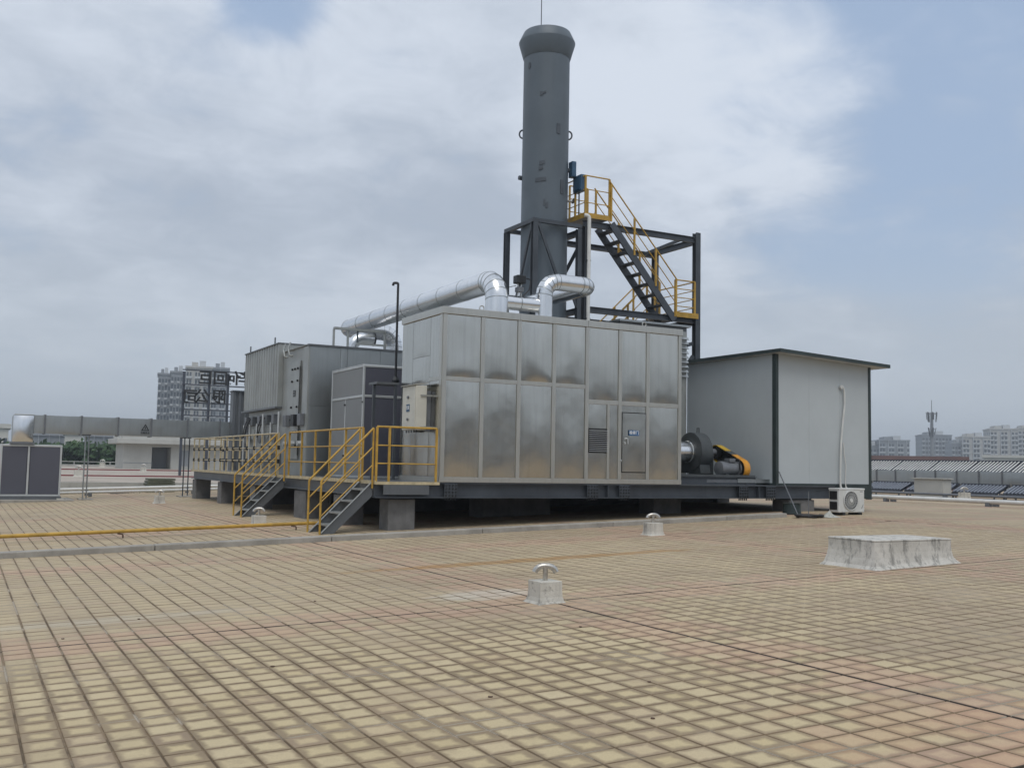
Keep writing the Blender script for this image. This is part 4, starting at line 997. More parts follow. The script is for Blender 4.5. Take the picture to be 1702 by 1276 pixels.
# ------------------------------------------------------------------ blower between cabinet and shed
bl = thing('blower', 'grey centrifugal blower with motor and orange yellow belt guard', 'blower', (15.3, 19.4, ZP+.01))
YB = 19.75
g0 = at(1192, 752, Y=YB); xg, zs = g0.x, g0.z
gm = at(1231, 779, X=xg); ymt, zmt = gm.y, gm.z
v0 = at(1153, 752, Y=YB); xv = v0.x
MB().lathe([(.40, -.17), (.47, -.165), (.47, .165), (.40, .17)], (xv+.05, YB, zs), 36, 'x').build('volute', MT['blower_grey'], bl, smooth=35)
MB().prism([(xv-.10, YB-.40, ZP+.26), (xv-.10, YB+.40, ZP+.26), (xv-.10, YB+.30, zs), (xv-.10, YB-.30, zs)], (.30, 0, 0)).build('pedestal', MT['blower_grey'], bl)
MB().box(xv+.215, xv+.235, YB-.46, YB+.46, ZP+.24, zs-.05).build('side_plate', MT['blower_grey'], bl)
MB().lathe([(.23, CX1+.022-xv), (.25, CX1+.2-xv), (.25, -.22), (.27, -.20), (.27, -.121)], (xv, YB, zs), 28, 'x').build('inlet_duct', CL, bl, smooth=35)
MB().lathe([(.12, .23), (.12, .34), (.09, .35), (.09, xg-xv-.08)], (xv, YB, zs), 16, 'x').build('bearing_housing', MT['motor_grey'], bl, smooth=35)
MB().lathe([(.15, xg-xv-.06), (.15, xg-xv+.06)], (xv, YB, zs), 20, 'x').build('pulley', MT['black_steel'], bl)
MB().tube([(xv+.1, YB+.0, zs+.47), (xv+.1, YB, zs+.58), (xv+.16, YB, zs+.58), (xv+.16, YB, zs+.47)], .016, 6).build('lifting_lug', MT['blower_grey'], bl)
# belt guard: a band round both pulleys
def hull(r1, r2, n=14, ns=8):
    dv = Vector((ymt-YB, zmt-zs)); L = dv.length; th = math.atan2(dv.y, dv.x); ph = math.acos((r1-r2)/L); pts = []
    for i in range(n+1):
        a = th+ph+(2*math.pi-2*ph)*i/n; pts.append((YB+r1*math.cos(a), zs+r1*math.sin(a)))
    for i in range(n+1):
        a = th-ph+(2*ph)*i/n; pts.append((ymt+r2*math.cos(a), zmt+r2*math.sin(a)))
    e0_, e1_ = pts[n], pts[n+1]; f0_, f1_ = pts[-1], pts[0]
    L = lambda a_, b_: [(a_[0]+(b_[0]-a_[0])*j/ns, a_[1]+(b_[1]-a_[1])*j/ns) for j in range(1, ns)]
    return pts[:n+1]+L(e0_, e1_)+pts[n+1:]+L(f0_, f1_)
ho, hi = hull(.19, .225), hull(.178, .213); n_ = len(ho); vs = []; fs = []
for x_ in (xg-.07, xg+.11):
    vs += [(x_, p[0], p[1]) for p in ho]+[(x_, p[0], p[1]) for p in hi]
for i in range(n_):
    j = (i+1) % n_; fs += [(i, j, 2*n_+j, 2*n_+i), (n_+i, 3*n_+i, 3*n_+j, n_+j), (i, n_+i, n_+j, j), (2*n_+i, 2*n_+j, 3*n_+j, 3*n_+i)]
for nm_, mt_, lo_, hi_ in (('belt_guard', 'guard_yellow', -9, .38), ('guard_middle', 'blower_grey', .38, .62), ('belt_guard', 'guard_orange', .62, 9)):
    sel = []
    for q in fs:
        cy_ = sum(vs[i][1] for i in q)/4; cz_ = sum(vs[i][2] for i in q)/4
        t_ = ((cy_-YB)*(ymt-YB)+(cz_-zs)*(zmt-zs))/((ymt-YB)**2+(zmt-zs)**2)
        if lo_ <= t_ < hi_: sel.append(q)
    ids = sorted({i for q in sel for i in q}); mp = {i: j for j, i in enumerate(ids)}
    if sel: mb = MB(); mb.add([vs[i] for i in ids], [tuple(mp[i] for i in q) for q in sel]); mb.build(nm_, MT[mt_], bl, smooth=30)
mb = MB(); mb.prism([(xg+.085, p[0], p[1]) for p in hi], (.012, 0, 0)); mb.build('guard_plate', MT['blower_grey'], bl)
MB().tube([(xg, p[0], p[1]) for p in hull(.13, .16)]+[(xg, *hull(.13, .16)[0])], .02, 6).build('belt', MT['rubber'], bl)
mL = .62
MB().lathe([(.10, -mL-.07), (.17, -mL-.05), (.17, -mL+.08), (.155, -mL+.09), (.155, -.16), (.17, -.15), (.17, -.10), (.05, -.09), (.05, .0)], (xg, ymt, zmt), 24, 'x').build('motor_body', MT['motor_grey'], bl, smooth=35)
MB().box(xg-.42, xg-.24, ymt-.10, ymt+.10, zmt+.15, zmt+.24).build('terminal_box', MT['motor_grey'], bl, bevel=.01)
MB().tube(bend([(xg-.24, ymt-.02, zmt+.2), (xg-.13, ymt-.1, zmt+.26), (xg-.18, ymt-.2, zmt-.05), (xg-.25, ymt-.2, ZP+.25)], .06, 4), .02, 6).build('cable', MT['rubber'], bl, smooth=60)
for dx_ in (-.55, -.22): MB().box(xg+dx_-.04, xg+dx_+.04, ymt-.17, ymt+.17, ZP+.241, zmt-.12).build('motor_foot', MT['blower_grey'], bl)
MB().box(CX1+.08, xg+.2, ymt-.28, YB+.5, ZP+.20, ZP+.24).build('base_plate', MT['blower_grey'], bl)
for yy in (ymt-.24, YB+.4): MB().ibeam((CX1+.08, yy, ZP+.105), (xg+.25, yy, ZP+.105), .1, .185, .014, .01).build('base_rail', DS, bl)
MB().tube([(xg+.12, ymt, ZP+.241), (xg+.12, ymt, zmt-.2)], .02, 6).build('guard_post', MT['blower_grey'], bl)
tr = thing('cable_tray', 'light grey metal tray lying on the platform below the blower motor', 'tray', (15.9, 18.6, ZP+.01))
a_, b_ = at(1220, 797, Y=18.75), at(1283, 797, Y=18.75)
MB().box(a_.x, b_.x, 18.62, 18.85, ZP+.06, ZP+.15).build('tray_body', MT['galvanised'], tr)
MB().box(a_.x-.9, a_.x-.002, 18.64, 18.83, ZP+.06, ZP+.13).build('tray_body', MT['motor_grey'], tr)
for x_ in (a_.x-.6, a_.x+.3, b_.x-.1): MB().box(x_-.03, x_+.03, 18.63, 18.84, ZP+.011, ZP+.059).build('support', DS, tr)

# ------------------------------------------------------------------ roof vents, hatch, yellow pipe
def skirt_block(mb, w, d_, h, fl, z, prof=((1.0, 0), (.55, .05), (.22, .16), (.06, .34), (0, .6), (0, 1.0))):
    rings = []
    for f_, t in prof:
        o_ = fl*f_; rings.append([(-w/2-o_, -d_/2-o_, z+h*t), (w/2+o_, -d_/2-o_, z+h*t), (w/2+o_, d_/2+o_, z+h*t), (-w/2-o_, d_/2+o_, z+h*t)])
    vs = [p for r_ in rings for p in r_]; fs = [(3, 2, 1, 0)]
    for i in range(len(rings)-1):
        for j in range(4): k_ = (j+1) % 4; fs.append((4*i+j, 4*i+k_, 4*i+4+k_, 4*i+4+j))
    b_ = 4*(len(rings)-1); fs.append((b_, b_+1, b_+2, b_+3)); return mb.add(vs, fs)
def make_vent(loc, label, s=1.0):
    t = thing('roof_vent', label, 'roof vent', loc, 'roof vent pipes on white blocks')
    def B(mb, n_, m_, **kw):
        mb.v = [(p[0]*s+loc[0], p[1]*s+loc[1], p[2]*s+loc[2]) for p in mb.v]; return mb.build(n_, MT[m_], t, **kw)
    B(skirt_block(MB(), (.255), .255, .235, .075, -.012), 'concrete_base', 'white_concrete', bevel=.006)
    c_, s2 = math.cos(-yaw+.15), math.sin(-yaw+.15)
    B(MB().tube([(0, 0, .20), (0, 0, .35)], .026, 14), 'riser_pipe', 'pipe_metal', smooth=50)
    for sg__ in (-1, 1):
        pts = [(sg__*r_*c_, sg__*r_*s2, z) for r_, z in ((0, .368), (.035, .367), (.07, .355), (.097, .333), (.110, .305))]
        B(MB().tube(pts, .030, 14), 'bent_outlet', 'pipe_metal', smooth=50)
    return t
make_vent((5.30, 9.05, gz(5.30)), 'nearest roof vent, bent steel pipe on a white block in the foreground')
make_vent((10.97, 14.95, gz(10.97)), 'roof vent on a white block in front of the blower side of the platform')
make_vent((5.59, 21.45, gz(5.59)), 'roof vent on a white block between the two yellow stairs', 1.0)
make_vent((5.50, 33.0, gz(5.5)), 'roof vent on a white block between the far duct and the platform end', 1.05)
# hatch block
hb = thing('roof_hatch', 'low white concrete hatch block with flared stained sides on the right', 'hatch', (10.85, 9.6, gz(10.85)))
mb = skirt_block(MB(), 1.42, .78, .355, .145, -.03, ((1.05, 0), (1.0, .035), (.62, .09), (.3, .22), (.12, .4), (.03, .62), (0, .8), (0, 1.0)))
vs2 = []
for p in mb.v: vs2.append((p[0]+10.87, p[1]+9.58, p[2]+(gz(p[0]+10.87) if p[2] < .1 else gz(10.87))))
mb.v = vs2; o = mb.build('hatch_curb', MT['hatch_paint'], hb, bevel=.012)
MB().box(10.87-.715, 10.87+.715, 9.58-.395, 9.58+.395, gz(10.87)+.3255, gz(10.87)+.348).build('hatch_top', MT['hatch_paint'], hb, bevel=.008)
# yellow gas pipe behind the kerb
yp = thing('gas_pipe', 'yellow gas pipe running low over the roof behind the kerb', 'pipe', (0, 19.9, 0))
MB().tube([(-3, 19.9, gz(-3)+.13), (6.02, 19.9, gz(6.02)+.13), (6.6, 19.9, gz(6.6)+.12)], .035, 10).build('pipe_run', MT['yellow_paint'], yp, smooth=60)
for x_ in (-1.2, 2.68, 5.9):
    MB().tube(bend([(x_+.02, 19.86, gz(x_)-.01), (x_+.02, 19.86, gz(x_)+.075), (x_-.07, 19.9, gz(x_)+.09)], .02, 3), .014, 6).build('pipe_hanger', MT['rust_dark'], yp)

# ------------------------------------------------------------------ duct and unit at the far left
GA = MT['galvanised']; YD = 37.0
u2 = thing('air_handling_unit', 'dark grey square air handling unit under the duct at the far left', 'air handling unit', (2.1, YD, gz(2.1)))
x0, x1, zb_, zt_ = 1.16, 3.0, .24, 1.92; xm = at(46, 790, Y=YD).x
MB().box(x0+.03, x1-.03, YD+.03, YD+1.5, zb_+.02, zt_-.02).build('core', MT['ahu_panel_blue'], u2)
for a, c2 in ((x0, xm), (xm, x1)): MB().box(a+.06, c2-.06, YD+.008, YD+.029, zb_+.07, zt_-.07).build('panel', MT['ahu_panel_blue'], u2, bevel=.004)
for (a, b_, c, d_) in ((x0, x0+.06, zb_, zt_), (x1-.06, x1, zb_, zt_), (xm-.03, xm+.03, zb_+.06, zt_-.061), (x0+.061, x1-.061, zb_, zb_+.059), (x0+.061, x1-.061, zt_-.06, zt_)):
    MB().box(a, b_, YD, YD+.06, c, d_).build('frame_bar', FR, u2, bevel=.008)
MB().box(x0, x0+.029, YD+.061, YD+1.5, zb_, zt_).build('side_panel', MT['ahu_frame'], u2)
MB().box(x0, x1, YD+.061, YD+1.5, zt_+.0, zt_+.012).build('top_sheet', FR, u2)
MB().box(x0-.05, x1+.03, YD-.05, YD+1.5, gz(1.1)+.0, zb_-.001).build('base_skid', MT['grey_casing_dark'], u2)
MB().box(x1-.1, x1+.2, YD-.08, YD+.1, gz(3)+.001, gz(3)+.08).build('drain_block', MT['white_concrete'], u2)
pd = MB(); pd.box(.9, 3.4, YD-.6, YD+1.7, gz(.9)-.02, gz(3.4)+.03)
o = pd.build('unit_plinth', MT['kerb_concrete'], bevel=.01); tag(o, 'flat pale concrete plinth under the dark unit at the far left', 'plinth')
dk = thing('ventilation_duct', 'long rectangular galvanised duct on poles at the far left with a warning triangle', 'duct', (2.0, YD, 2.0))
d0, d1, e0, e1 = 2.31, 2.90, YD-.02, YD+.6
ex0, ex1 = 1.47, 2.10
MB().prism([(ex0, e0-.02, zt_+.013), (ex1, e0-.02, zt_+.013), (ex1, e0-.02, d1+.02), (ex0+.05, e0-.02, d1+.02), (ex0, e0-.02, d1-.05)], (0, .66, 0)).build('elbow', GA, dk, bevel=.01)
wpanel(MB(), (ex0+.01, e0-.035, zt_+.09), (ex1-ex0-.02, 0, 0), (0, 0, d1-zt_-.12), (0, -1, 0), .10, 5).build('elbow_cheek', MT['cladding'], dk, smooth=50)
MB().box(ex0-.05, ex1+.05, e0-.05, e1+.06, zt_+.0125, zt_+.08).build('elbow_flange', MT['motor_grey'], dk)
sx = [ex1+.002]+[at(p, 700, Y=YD).x for p in (75, 136, 197, 252, 312, 366)]+[8.72]
for i, (a, c2) in enumerate(zip(sx, sx[1:])):
    k += 1; mb = MB().box(a+.002, c2-.002, e0+.012, e1, d0, d1)
    wpanel(mb, (a+.004, e0+.01, d0), (c2-a-.008, 0, 0), (0, 0, d1-d0), (0, -1, 0), .012, k); sec = mb.build('duct_section', GA, dk, smooth=50)
    MB().box(c2-.025, c2+.025, e0-.03, e1+.03, d0-.03, d1+.03).build('duct_flange', MT['motor_grey'], dk)
    if i == 3: wsec = sec
tc = at(241.5, 712, Y=e0-.02)
tri = MB()
def tr_pts(r_): return [(tc.x+r_*math.sin(a), tc.z+r_*math.cos(a)) for a in (0, 2*math.pi/3, 4*math.pi/3)]
ot, it = tr_pts(.155), tr_pts(.105)
for i in range(3):
    j = (i+1) % 3; tri.prism([(ot[i][0], e0-.03, ot[i][1]), (ot[j][0], e0-.03, ot[j][1]), (it[j][0], e0-.03, it[j][1]), (it[i][0], e0-.03, it[i][1])], (0, .008, 0))
tri.prism([(tc.x-.018, e0-.03, tc.z+.045), (tc.x+.018, e0-.03, tc.z+.045), (tc.x+.006, e0-.03, tc.z-.03), (tc.x-.006, e0-.03, tc.z-.03)], (0, .008, 0))
wt = tri.build('warning_triangle', MT['letter_dark'], wsec)
text('注意安全', .075, MT['letter_dark'], wsec, (tc.x, e0-.024, tc.z-.155), FACE_S)
def dsup(pA, pB, label, dark=False):
    t = thing('duct_support', label, 'duct support', (at(pA, 830, Y=YD).x, YD, gz(4)), 'duct support poles')
    for p, y in ((pA, YD+.05), (pB, YD+.55)):
        X = at(p, 760, Y=y).x; MB().tube([(X, y, gz(X)+.03), (X, y, d0-.032)], .022, 8).build('pole', MT['galvanised'] if not dark else DS, t, smooth=60)
    X = at((pA+pB)/2, 820, Y=YD).x; MB().box(X-.22, X+.22, YD-.1, YD+.7, gz(X)-.01, gz(X)+.03).build('foot_plate', MT['kerb_concrete'], t)
    MB().box(at(pA, 760, Y=YD).x-.06, at(pB, 760, Y=YD).x+.06, YD, YD+.6, d0-.031, d0-.001).build('saddle', DS, t)
dsup(140.5, 146.5, 'pair of thin poles holding up the duct beside the dark unit')
dsup(306, 314, 'pair of dark poles holding up the duct near the platform end', True)
dc = thing('dark_cabinet', 'dark corrugated metal cabinet behind the far end of the casing', 'cabinet', (8.8, 36.6, ZP))
xa, xb = at(388, 660, Y=36.6).x, 10.2
zz0, zz1 = gz(8.8), at(390, 651, Y=36.6).z
pr = []; n_ = 9
for i in range(n_):
    x_ = xa+(xb-xa)*i/n_; w = (xb-xa)/n_; pr += [(x_, 36.6), (x_+w*.45, 36.6), (x_+w*.6, 36.65), (x_+w*.85, 36.65)]
pr += [(xb, 36.6), (xb, 37.05), (xa, 37.05)]
MB().prism([(p[0], p[1], zz0) for p in pr], (0, 0, zz1-zz0)).build('corrugated_wall', MT['grey_casing_dark'], dc)
MB().box(xa-.03, xb+.03, 36.56, 37.09, zz1+.001, zz1+.05).build('roof_edge', MT['dark_steel'], dc)

# ------------------------------------------------------------------ rooftop lettering frame far behind
sgn = thing('rooftop_sign', 'dark lattice frame with reversed company lettering seen from behind', 'sign', (12.7, 70, .45))
YS = 70.0
def sx_(p): return at(p, 660, Y=YS).x
def sz_(y, p=340): return at(p, y, Y=YS).z
zlo = .45
for p in (305, 348, 379, 411): MB().box(sx_(p)-.08, sx_(p)+.08, YS+.1, YS+.24, zlo, sz_(617 if p < 350 else 621, p)).build('frame_post', MT['collector_frame'], sgn)
for p in (305, 348): MB().beam((sx_(p), YS+.3, sz_(630)), (sx_(p)+.4, YS+2.5, zlo), .08, .08).build('back_stay', MT['collector_frame'], sgn)
for y in (616, 640, 653, 670, 681, 691): MB().box(sx_(302), sx_(413), YS+.02, YS+.09, sz_(y)-.04, sz_(y)+.04).build('frame_rail', MT['collector_frame'], sgn)
for s_, p, y in (('司', 316, 660), ('公', 336, 660), ('限', 364, 661), ('何', 385, 630), ('华', 407, 631), ('巨', 341, 629), ('回', 365, 630)):
    h = abs(sz_(651)-sz_(671)); text(s_, h*1.25, MT['letter_dark'], sgn, (sx_(p), YS, sz_(y, p)), FACE_N, 'character', .06, 1.0)

# ------------------------------------------------------------------ neighbouring roof on the left and what stands on it
nr = MB(); nr.box(-40, 34, 43.02, 132, -18, .45); struct(nr.build('neighbouring_roof', MT['pink_roof']))
o = MB().box(-40, 34, 43.0, 43.3, .0, .58).build('roof_parapet', MT['parapet']); tag(o, 'low stained white parapet wall at the far left edge of the tiled roof', 'parapet')
for y, h, nm in ((64, .07, 'red stripe pipe nearer the parapet on the far roof'), (95, .09, 'red stripe pipe farther back on the far roof')):
    o = MB().box(-38, 33, y, y+.35, .45, .45+h).build('roof_pipe', MT['red_stripe']); tag(o, 'dark '+nm, 'pipe')
for y, z, r_, nm in ((39.6, .16, .05, 'white roof pipe along the far deck edge nearest the platform'), (40.8, .24, .06, 'white roof pipe along the far deck edge just below the parapet')):
    t = thing('roof_pipe', nm, 'pipe', (0, y, 0)); MB().tube([(-6, y, gz(-6)+z), (15, y, gz(15)+z)], r_, 8).build('pipe_run', MT['white_pipe'], t, smooth=60)
    for x_ in (-3, .8, 4.2, 7.8, 11.5): MB().box(x_-.06, x_+.06, y-.06, y+.06, gz(x_)-.01, gz(x_)+z-.02).build('pipe_block', MT['motor_grey'], t)
# stack of panels, crates
sk = thing('panel_stack', 'stack of dark olive panels leaning on the far parapet', 'stack', (6.3, 42.2, gz(6.3)))
c0 = at(267, 812, Y=42.2)
for j in range(6): MB().box(c0.x-.55+.03*(j % 3), c0.x+.50+.02*(j % 2), 42.0, 42.9, gz(6.3)+.012+j*.095, gz(6.3)+.09+j*.095).build('panel', MT['stack_panel'], sk, bevel=.006)
cg = thing('wire_crate', 'low dark wire crate lying on the deck by the far parapet', 'crate', (4.6, 42.0, gz(4.6)))
xc0, xc1 = at(183, 815, Y=42).x, at(231, 815, Y=42).x
for z in (.02, .22):
    for y in (41.8, 42.4): MB().box(xc0, xc1, y-.012, y+.012, gz(4.6)+z, gz(4.6)+z+.025).build('rail', DS, cg)
for i in range(6):
    x_ = xc0+(xc1-xc0)*i/5
    for y in (41.8, 42.4): MB().box(x_-.012, x_+.012, y-.013, y+.013, gz(4.6)-.0, gz(4.6)+.245).build('bar', DS, cg)
# small vents on the neighbouring roof
for p, y, lb in ((130, 792, 'small white roof vent on the far roof under the duct pole'), (170, 776, 'tiny white roof vent far back on the neighbouring roof'), (238, 784, 'small white roof vent on the far roof in front of the stair house')):
    q = at(p, y, Z=.45); make_vent((q.x, q.y, .45), lb, 1.6 if y > 780 else 2.2)
# stair house
YH = 112.0
shx0, shx1 = at(205, 760, Y=YH).x, at(318, 760, Y=YH).x
hz1 = at(250, 738, Y=YH).z; st2 = thing('stair_house', 'pale concrete roof stair house with flat overhanging roof and dark opening', 'stair house', (shx0, YH, .45))
ox0, ox1 = at(252, 760, Y=YH).x, at(284, 760, Y=YH).x; oz = at(268, 743, Y=YH).z
MB().box(shx0, ox0, YH, YH+6, .45, hz1).build('wall', MT['far_wall'], st2)
MB().box(ox1, shx1+4, YH, YH+6, .45, hz1).build('wall', MT['far_wall'], st2)
MB().box(ox0+.001, ox1-.001, YH+.0, YH+6, oz, hz1).build('lintel', MT['far_wall'], st2)
MB().box(ox0, ox1, YH+2.5, YH+2.7, .45, oz).build('inner_wall', MT['tower_grey'], st2)
MB().box(shx0-.8, shx1+4.5, YH-1.2, YH+6.5, hz1+.001, hz1+.55).build('roof_slab', MT['far_wall'], st2, bevel=.05)
MB().box(shx0-.3, shx1+4.2, YH-.8, YH+6, hz1+.551, hz1+1.1).build('roof_fascia', MT['far_wall'], st2)
MB().box(shx0-.02, ox0, YH-.03, YH-.002, hz1-2.0, hz1-1.93).build('wall_joint', MT['tower_grey'], st2)
MB().box(ox1+.9, ox1+1.8, YH-.03, YH-.002, .8, oz-.3).build('door', MT['tower_grey'], st2)
pp = at(150, 771, Z=.9); o = MB().box(-40, 34, 131.4, 131.9, .45, .68).build('roof_parapet', MT['parapet']); tag(o, 'distant grey parapet in front of the dark green trees', 'parapet')
gr = thing('guard_rail', 'thin white guard rail on the distant parapet before the trees', 'guard rail', (0, 131.6, .68))
MB().box(-40, 34, 131.6, 131.66, .98, 1.03).build('rail', MT['white_pipe'], gr)
for i in range(19): MB().box(-40+4*i, -39.94+4*i, 131.6, 131.66, .68, .98).build('rail_post', MT['white_pipe'], gr)

# ------------------------------------------------------------------ trees
def tree(loc, h, w, label, seed, n=900):
    rr = random.Random(seed); t = thing('leafy_tree', label, 'tree', loc, 'trees beyond the neighbouring roof')
    mb = MB().tube([loc, (loc[0]+.2, loc[1], loc[2]+h*.35), (loc[0], loc[1]+.2, loc[2]+h*.7)], [.45, .32, .12], 7)
    for i in range(5):
        a = rr.uniform(0, 6.28); z = loc[2]+h*rr.uniform(.3, .55); mb.tube([(loc[0], loc[1], z), (loc[0]+w*.6*math.cos(a), loc[1]+w*.6*math.sin(a), z+h*.25)], [.18, .05], 5)
    mb.build('trunk', MT['bark'], t)
    vs = []; fs = []; cl_ = [(rr.gauss(0, w*.42), rr.gauss(0, w*.42), h*(1-.5*rr.random()**1.3)-w*.45, rr.uniform(.35, .6)*w) for _ in range(16)]
    for i in range(n):
        c = cl_[rr.randrange(16)]; d_ = Vector((rr.gauss(0, 1), rr.gauss(0, 1), rr.gauss(0, 1))).normalized()*c[3]*rr.uniform(.65, 1.05)
        p = Vector((loc[0]+c[0], loc[1]+c[1], loc[2]+c[2]))+d_
        u_ = Vector((rr.gauss(0, 1), rr.gauss(0, 1), rr.gauss(0, .6))).normalized(); v_ = u_.orthogonal().normalized(); s_ = rr.uniform(.25, .62)
        b_ = len(vs); vs += [p-u_*s_, p+v_*s_*.7, p+u_*s_, p-v_*s_*.7]; fs.append((b_, b_+1, b_+2, b_+3))
    m_ = MB(); m_.add(vs, fs); m_.build('crown', MT['foliage'], t)
TL = [(-12, 737, 7, 'leftmost dark green tree beyond the far roof'), (30, 738, 7, 'green tree right behind the dark far left unit'), (88, 739, 6.5, 'dark green tree just right of the far left unit'), (112, 741, 6.5, 'low bushy green tree under the duct, left of the duct poles'),
      (134, 741, 7, 'bushy green tree directly behind the duct poles'), (158, 739, 7, 'green tree just right of the duct poles'), (180, 741, 6.5, 'broad green tree left of the pale stair house'), (202, 740, 6, 'green tree partly hidden by the stair house')]
for i, (p, y, hw, lb) in enumerate(TL):
    q = at(p, y, Y=140+5*(i % 3)); tree((q.x, q.y, -18), q.z+18.6, hw*.62, lb, 20+i, 3200)

# ------------------------------------------------------------------ far buildings
def building(name, label, p0, p1, ytop, Y, wall, floors=3.1, cols=8, depth=16, style=0, zbase=-18, cat='building', crown=True, turn=0.0):
    c = at((p0+p1)/2, ytop, Y=Y); dist = proj(c)[2]; w = (p1-p0)*dist/F/math.cos(turn); zt_ = c.z
    t = thing(name, label, cat, (c.x, c.y, zbase)); L = c.x, c.y
    x0, x1 = L[0]-w/2, L[0]+w/2; Y = L[1]
    MB().box(x0, x1, Y, Y+depth, zbase, zt_).build('wall', MT[wall], t)
    wn, bd_ = MB(), MB(); nf_ = int((zt_-max(zbase, -8)-1)/floors); cw = w/cols; sw = depth/4
    for f_ in range(nf_):
        z = zt_-1.0-(f_+1)*floors
        for c_ in range(cols):
            xx = x0+c_*cw
            if style == 1 and c_ % 3 == 2: continue
            wn.box(xx+cw*.18, xx+cw*.82, Y-.06, Y+.05, z+.9, z+2.4)
        for c_ in range(4): wn.box(x0-.06, x0+.05, Y+sw*c_+sw*.25, Y+sw*c_+sw*.75, z+.9, z+2.4); wn.box(x1-.05, x1+.06, Y+sw*c_+sw*.25, Y+sw*c_+sw*.75, z+.9, z+2.4)
        if style != 2:
            for c_ in range(cols):
                if (c_ % 3 != 2) if style == 1 else (c_ % 2 == 0): bd_.box(x0+c_*cw+cw*.05, x0+(c_+1)*cw-cw*.05, Y-.9, Y-.07, z+.0, z+.75)
    wn.build('windows', MT['tower_glass'], t, kind='stuff')
    if bd_.v: bd_.build('balconies', MT['tower_band'], t, kind='stuff')
    if style == 1:
        for c_ in range(0, cols, 3): MB().box(x0+c_*cw-cw*.06, x0+c_*cw+cw*.06, Y-1.0, Y-.001, zbase, zt_+.3).build('pier', MT['tower_band'], t)
    MB().box(x0-.4, x1+.4, Y-.4, Y+depth+.4, zt_+.001, zt_+.8).build('roof_parapet', MT[wall], t)
    if crown:
        MB().box(x0+w*.2, x0+w*.45, Y+3, Y+depth-3, zt_+.801, zt_+2.6).build('roof_house', MT[wall], t)
        MB().box(x0+w*.5, x0+w*.75, Y+3, Y+depth-3, zt_+.801, zt_+3.2).build('roof_house', MT['tower_band'], t)
    t.rotation_euler = (0, 0, -math.atan2(L[0], L[1])+turn)
    return t
building('apartment_tower', 'slender grey tower block at the left of the distant cluster', 264, 284, 623, 430, 'tower_grey', 3, 4, 16, 0)
building('apartment_tower', 'grey tower block second from the left in the distant cluster', 285, 309, 620, 415, 'tower_grey', 3, 5, 16, 0)
building('apartment_tower', 'wide pale balconied tower block behind the rooftop sign frame', 311, 352, 612, 405, 'tower_pale', 3, 9, 16, 1)
building('apartment_tower', 'grey tower block behind the right half of the rooftop sign', 353, 380, 614, 405, 'tower_grey', 3, 6, 16, 1)
R_ = [(1440, 1462, 742, 430, 'tower_grey', 4, 0, 'low grey block just right of the white shed roof'),
      (1463, 1510, 733, 420, 'tower_grey', 10, 1, 'wide blue grey apartment block right of the white shed'),
      (1534, 1580, 724, 470, 'tower_grey', 9, 0, 'grey apartment block directly behind the phone mast'),
      (1583, 1601, 738, 430, 'tower_grey', 4, 0, 'narrow grey block between the mast and the cream towers'),
      (1602, 1644, 727, 420, 'tower_pale', 8, 1, 'cream twin apartment block right of the phone mast'),
      (1648, 1690, 714, 420, 'tower_pale', 8, 1, 'tallest cream apartment tower near the right edge'),
      (1694, 1730, 713, 430, 'tower_pale', 6, 1, 'apartment tower cut by the right edge of the picture')]
for p0, p1, yt, Y, wl, nc, sty, lb in R_: building('apartment_block', lb, p0, p1, yt, Y, wl, 3, nc, 20, sty, turn=.22)
building('low_building', 'low brown roofed building below the apartment blocks on the right', 1440, 1600, 764, 150, 'far_roof_brown', 3.2, 14, 14, 2, crown=False)
building('low_building', 'low white building with dark windows at the right edge', 1640, 1740, 761, 190, 'far_wall_pale', 3.4, 9, 14, 2, crown=False)
building('low_building', 'pale building with brown roof edge at the far left', -30, 12, 711, 210, 'far_wall_pale', 3.2, 5, 14, 2, crown=False)
building('low_building', 'grey terrace of flats behind the trees left of the duct pole', 50, 108, 724, 260, 'tower_grey', 3, 11, 14, 1, crown=False)
building('low_building', 'small cream house front above the trees under the duct', 109, 137, 722, 240, 'far_wall_pale', 3.2, 3, 12, 2, crown=False)
building('low_building', 'grey and white terrace of flats behind the trees right of the duct pole', 143, 208, 726, 260, 'tower_grey', 3, 13, 14, 1, crown=False)

# phone mast
YM_ = 170.0
pm = thing('phone_mast', 'grey phone mast with antenna panels above the distant buildings', 'phone mast', (at(1549, 760, Y=YM_).x, YM_, -18))
mx = at(1549, 720, Y=YM_).x; mz = lambda y: at(1549, y, Y=YM_).z
MB().tube([(mx, YM_, -18), (mx, YM_, mz(735)), (mx, YM_, mz(685))], [.7, .45, .3], 10).build('mast_tube', MT['tower_grey'], pm, smooth=50)
MB().tube([(mx, YM_, mz(685)), (mx, YM_, mz(665))], .09, 6).build('lightning_rod', MT['tower_grey'], pm)
for zc_, r_, r2_, n_, hh in ((mz(690), 1.15, 1.0, 7, 2.4), (mz(716), .85, .45, 5, 2.2)):
    MB().tube([(mx+r_*math.cos(a), YM_+r_*math.sin(a), zc_+.4) for a in [i*math.pi/8 for i in range(17)]], .06, 6).build('ring', MT['tower_grey'], pm)
    for i in range(n_):
        a = i*2*math.pi/n_+.35; p0_ = Vector((mx+(r_+.1)*math.cos(a), YM_+(r_+.1)*math.sin(a), zc_+.75)); p1_ = Vector((mx+(r2_+.1)*math.cos(a), YM_+(r2_+.1)*math.sin(a), zc_+.75-hh*(.75+.25*(i % 2))))
        MB().beam(p0_, p1_, .30, .14, (math.cos(a), math.sin(a), 0)).build('antenna_panel', MT['motor_grey'], pm)
    for i in range(3):
        a = i*2*math.pi/3; MB().beam((mx, YM_, zc_+.4), (mx+r_*math.cos(a), YM_+r_*math.sin(a), zc_+.4), .08, .08).build('arm', MT['tower_grey'], pm)

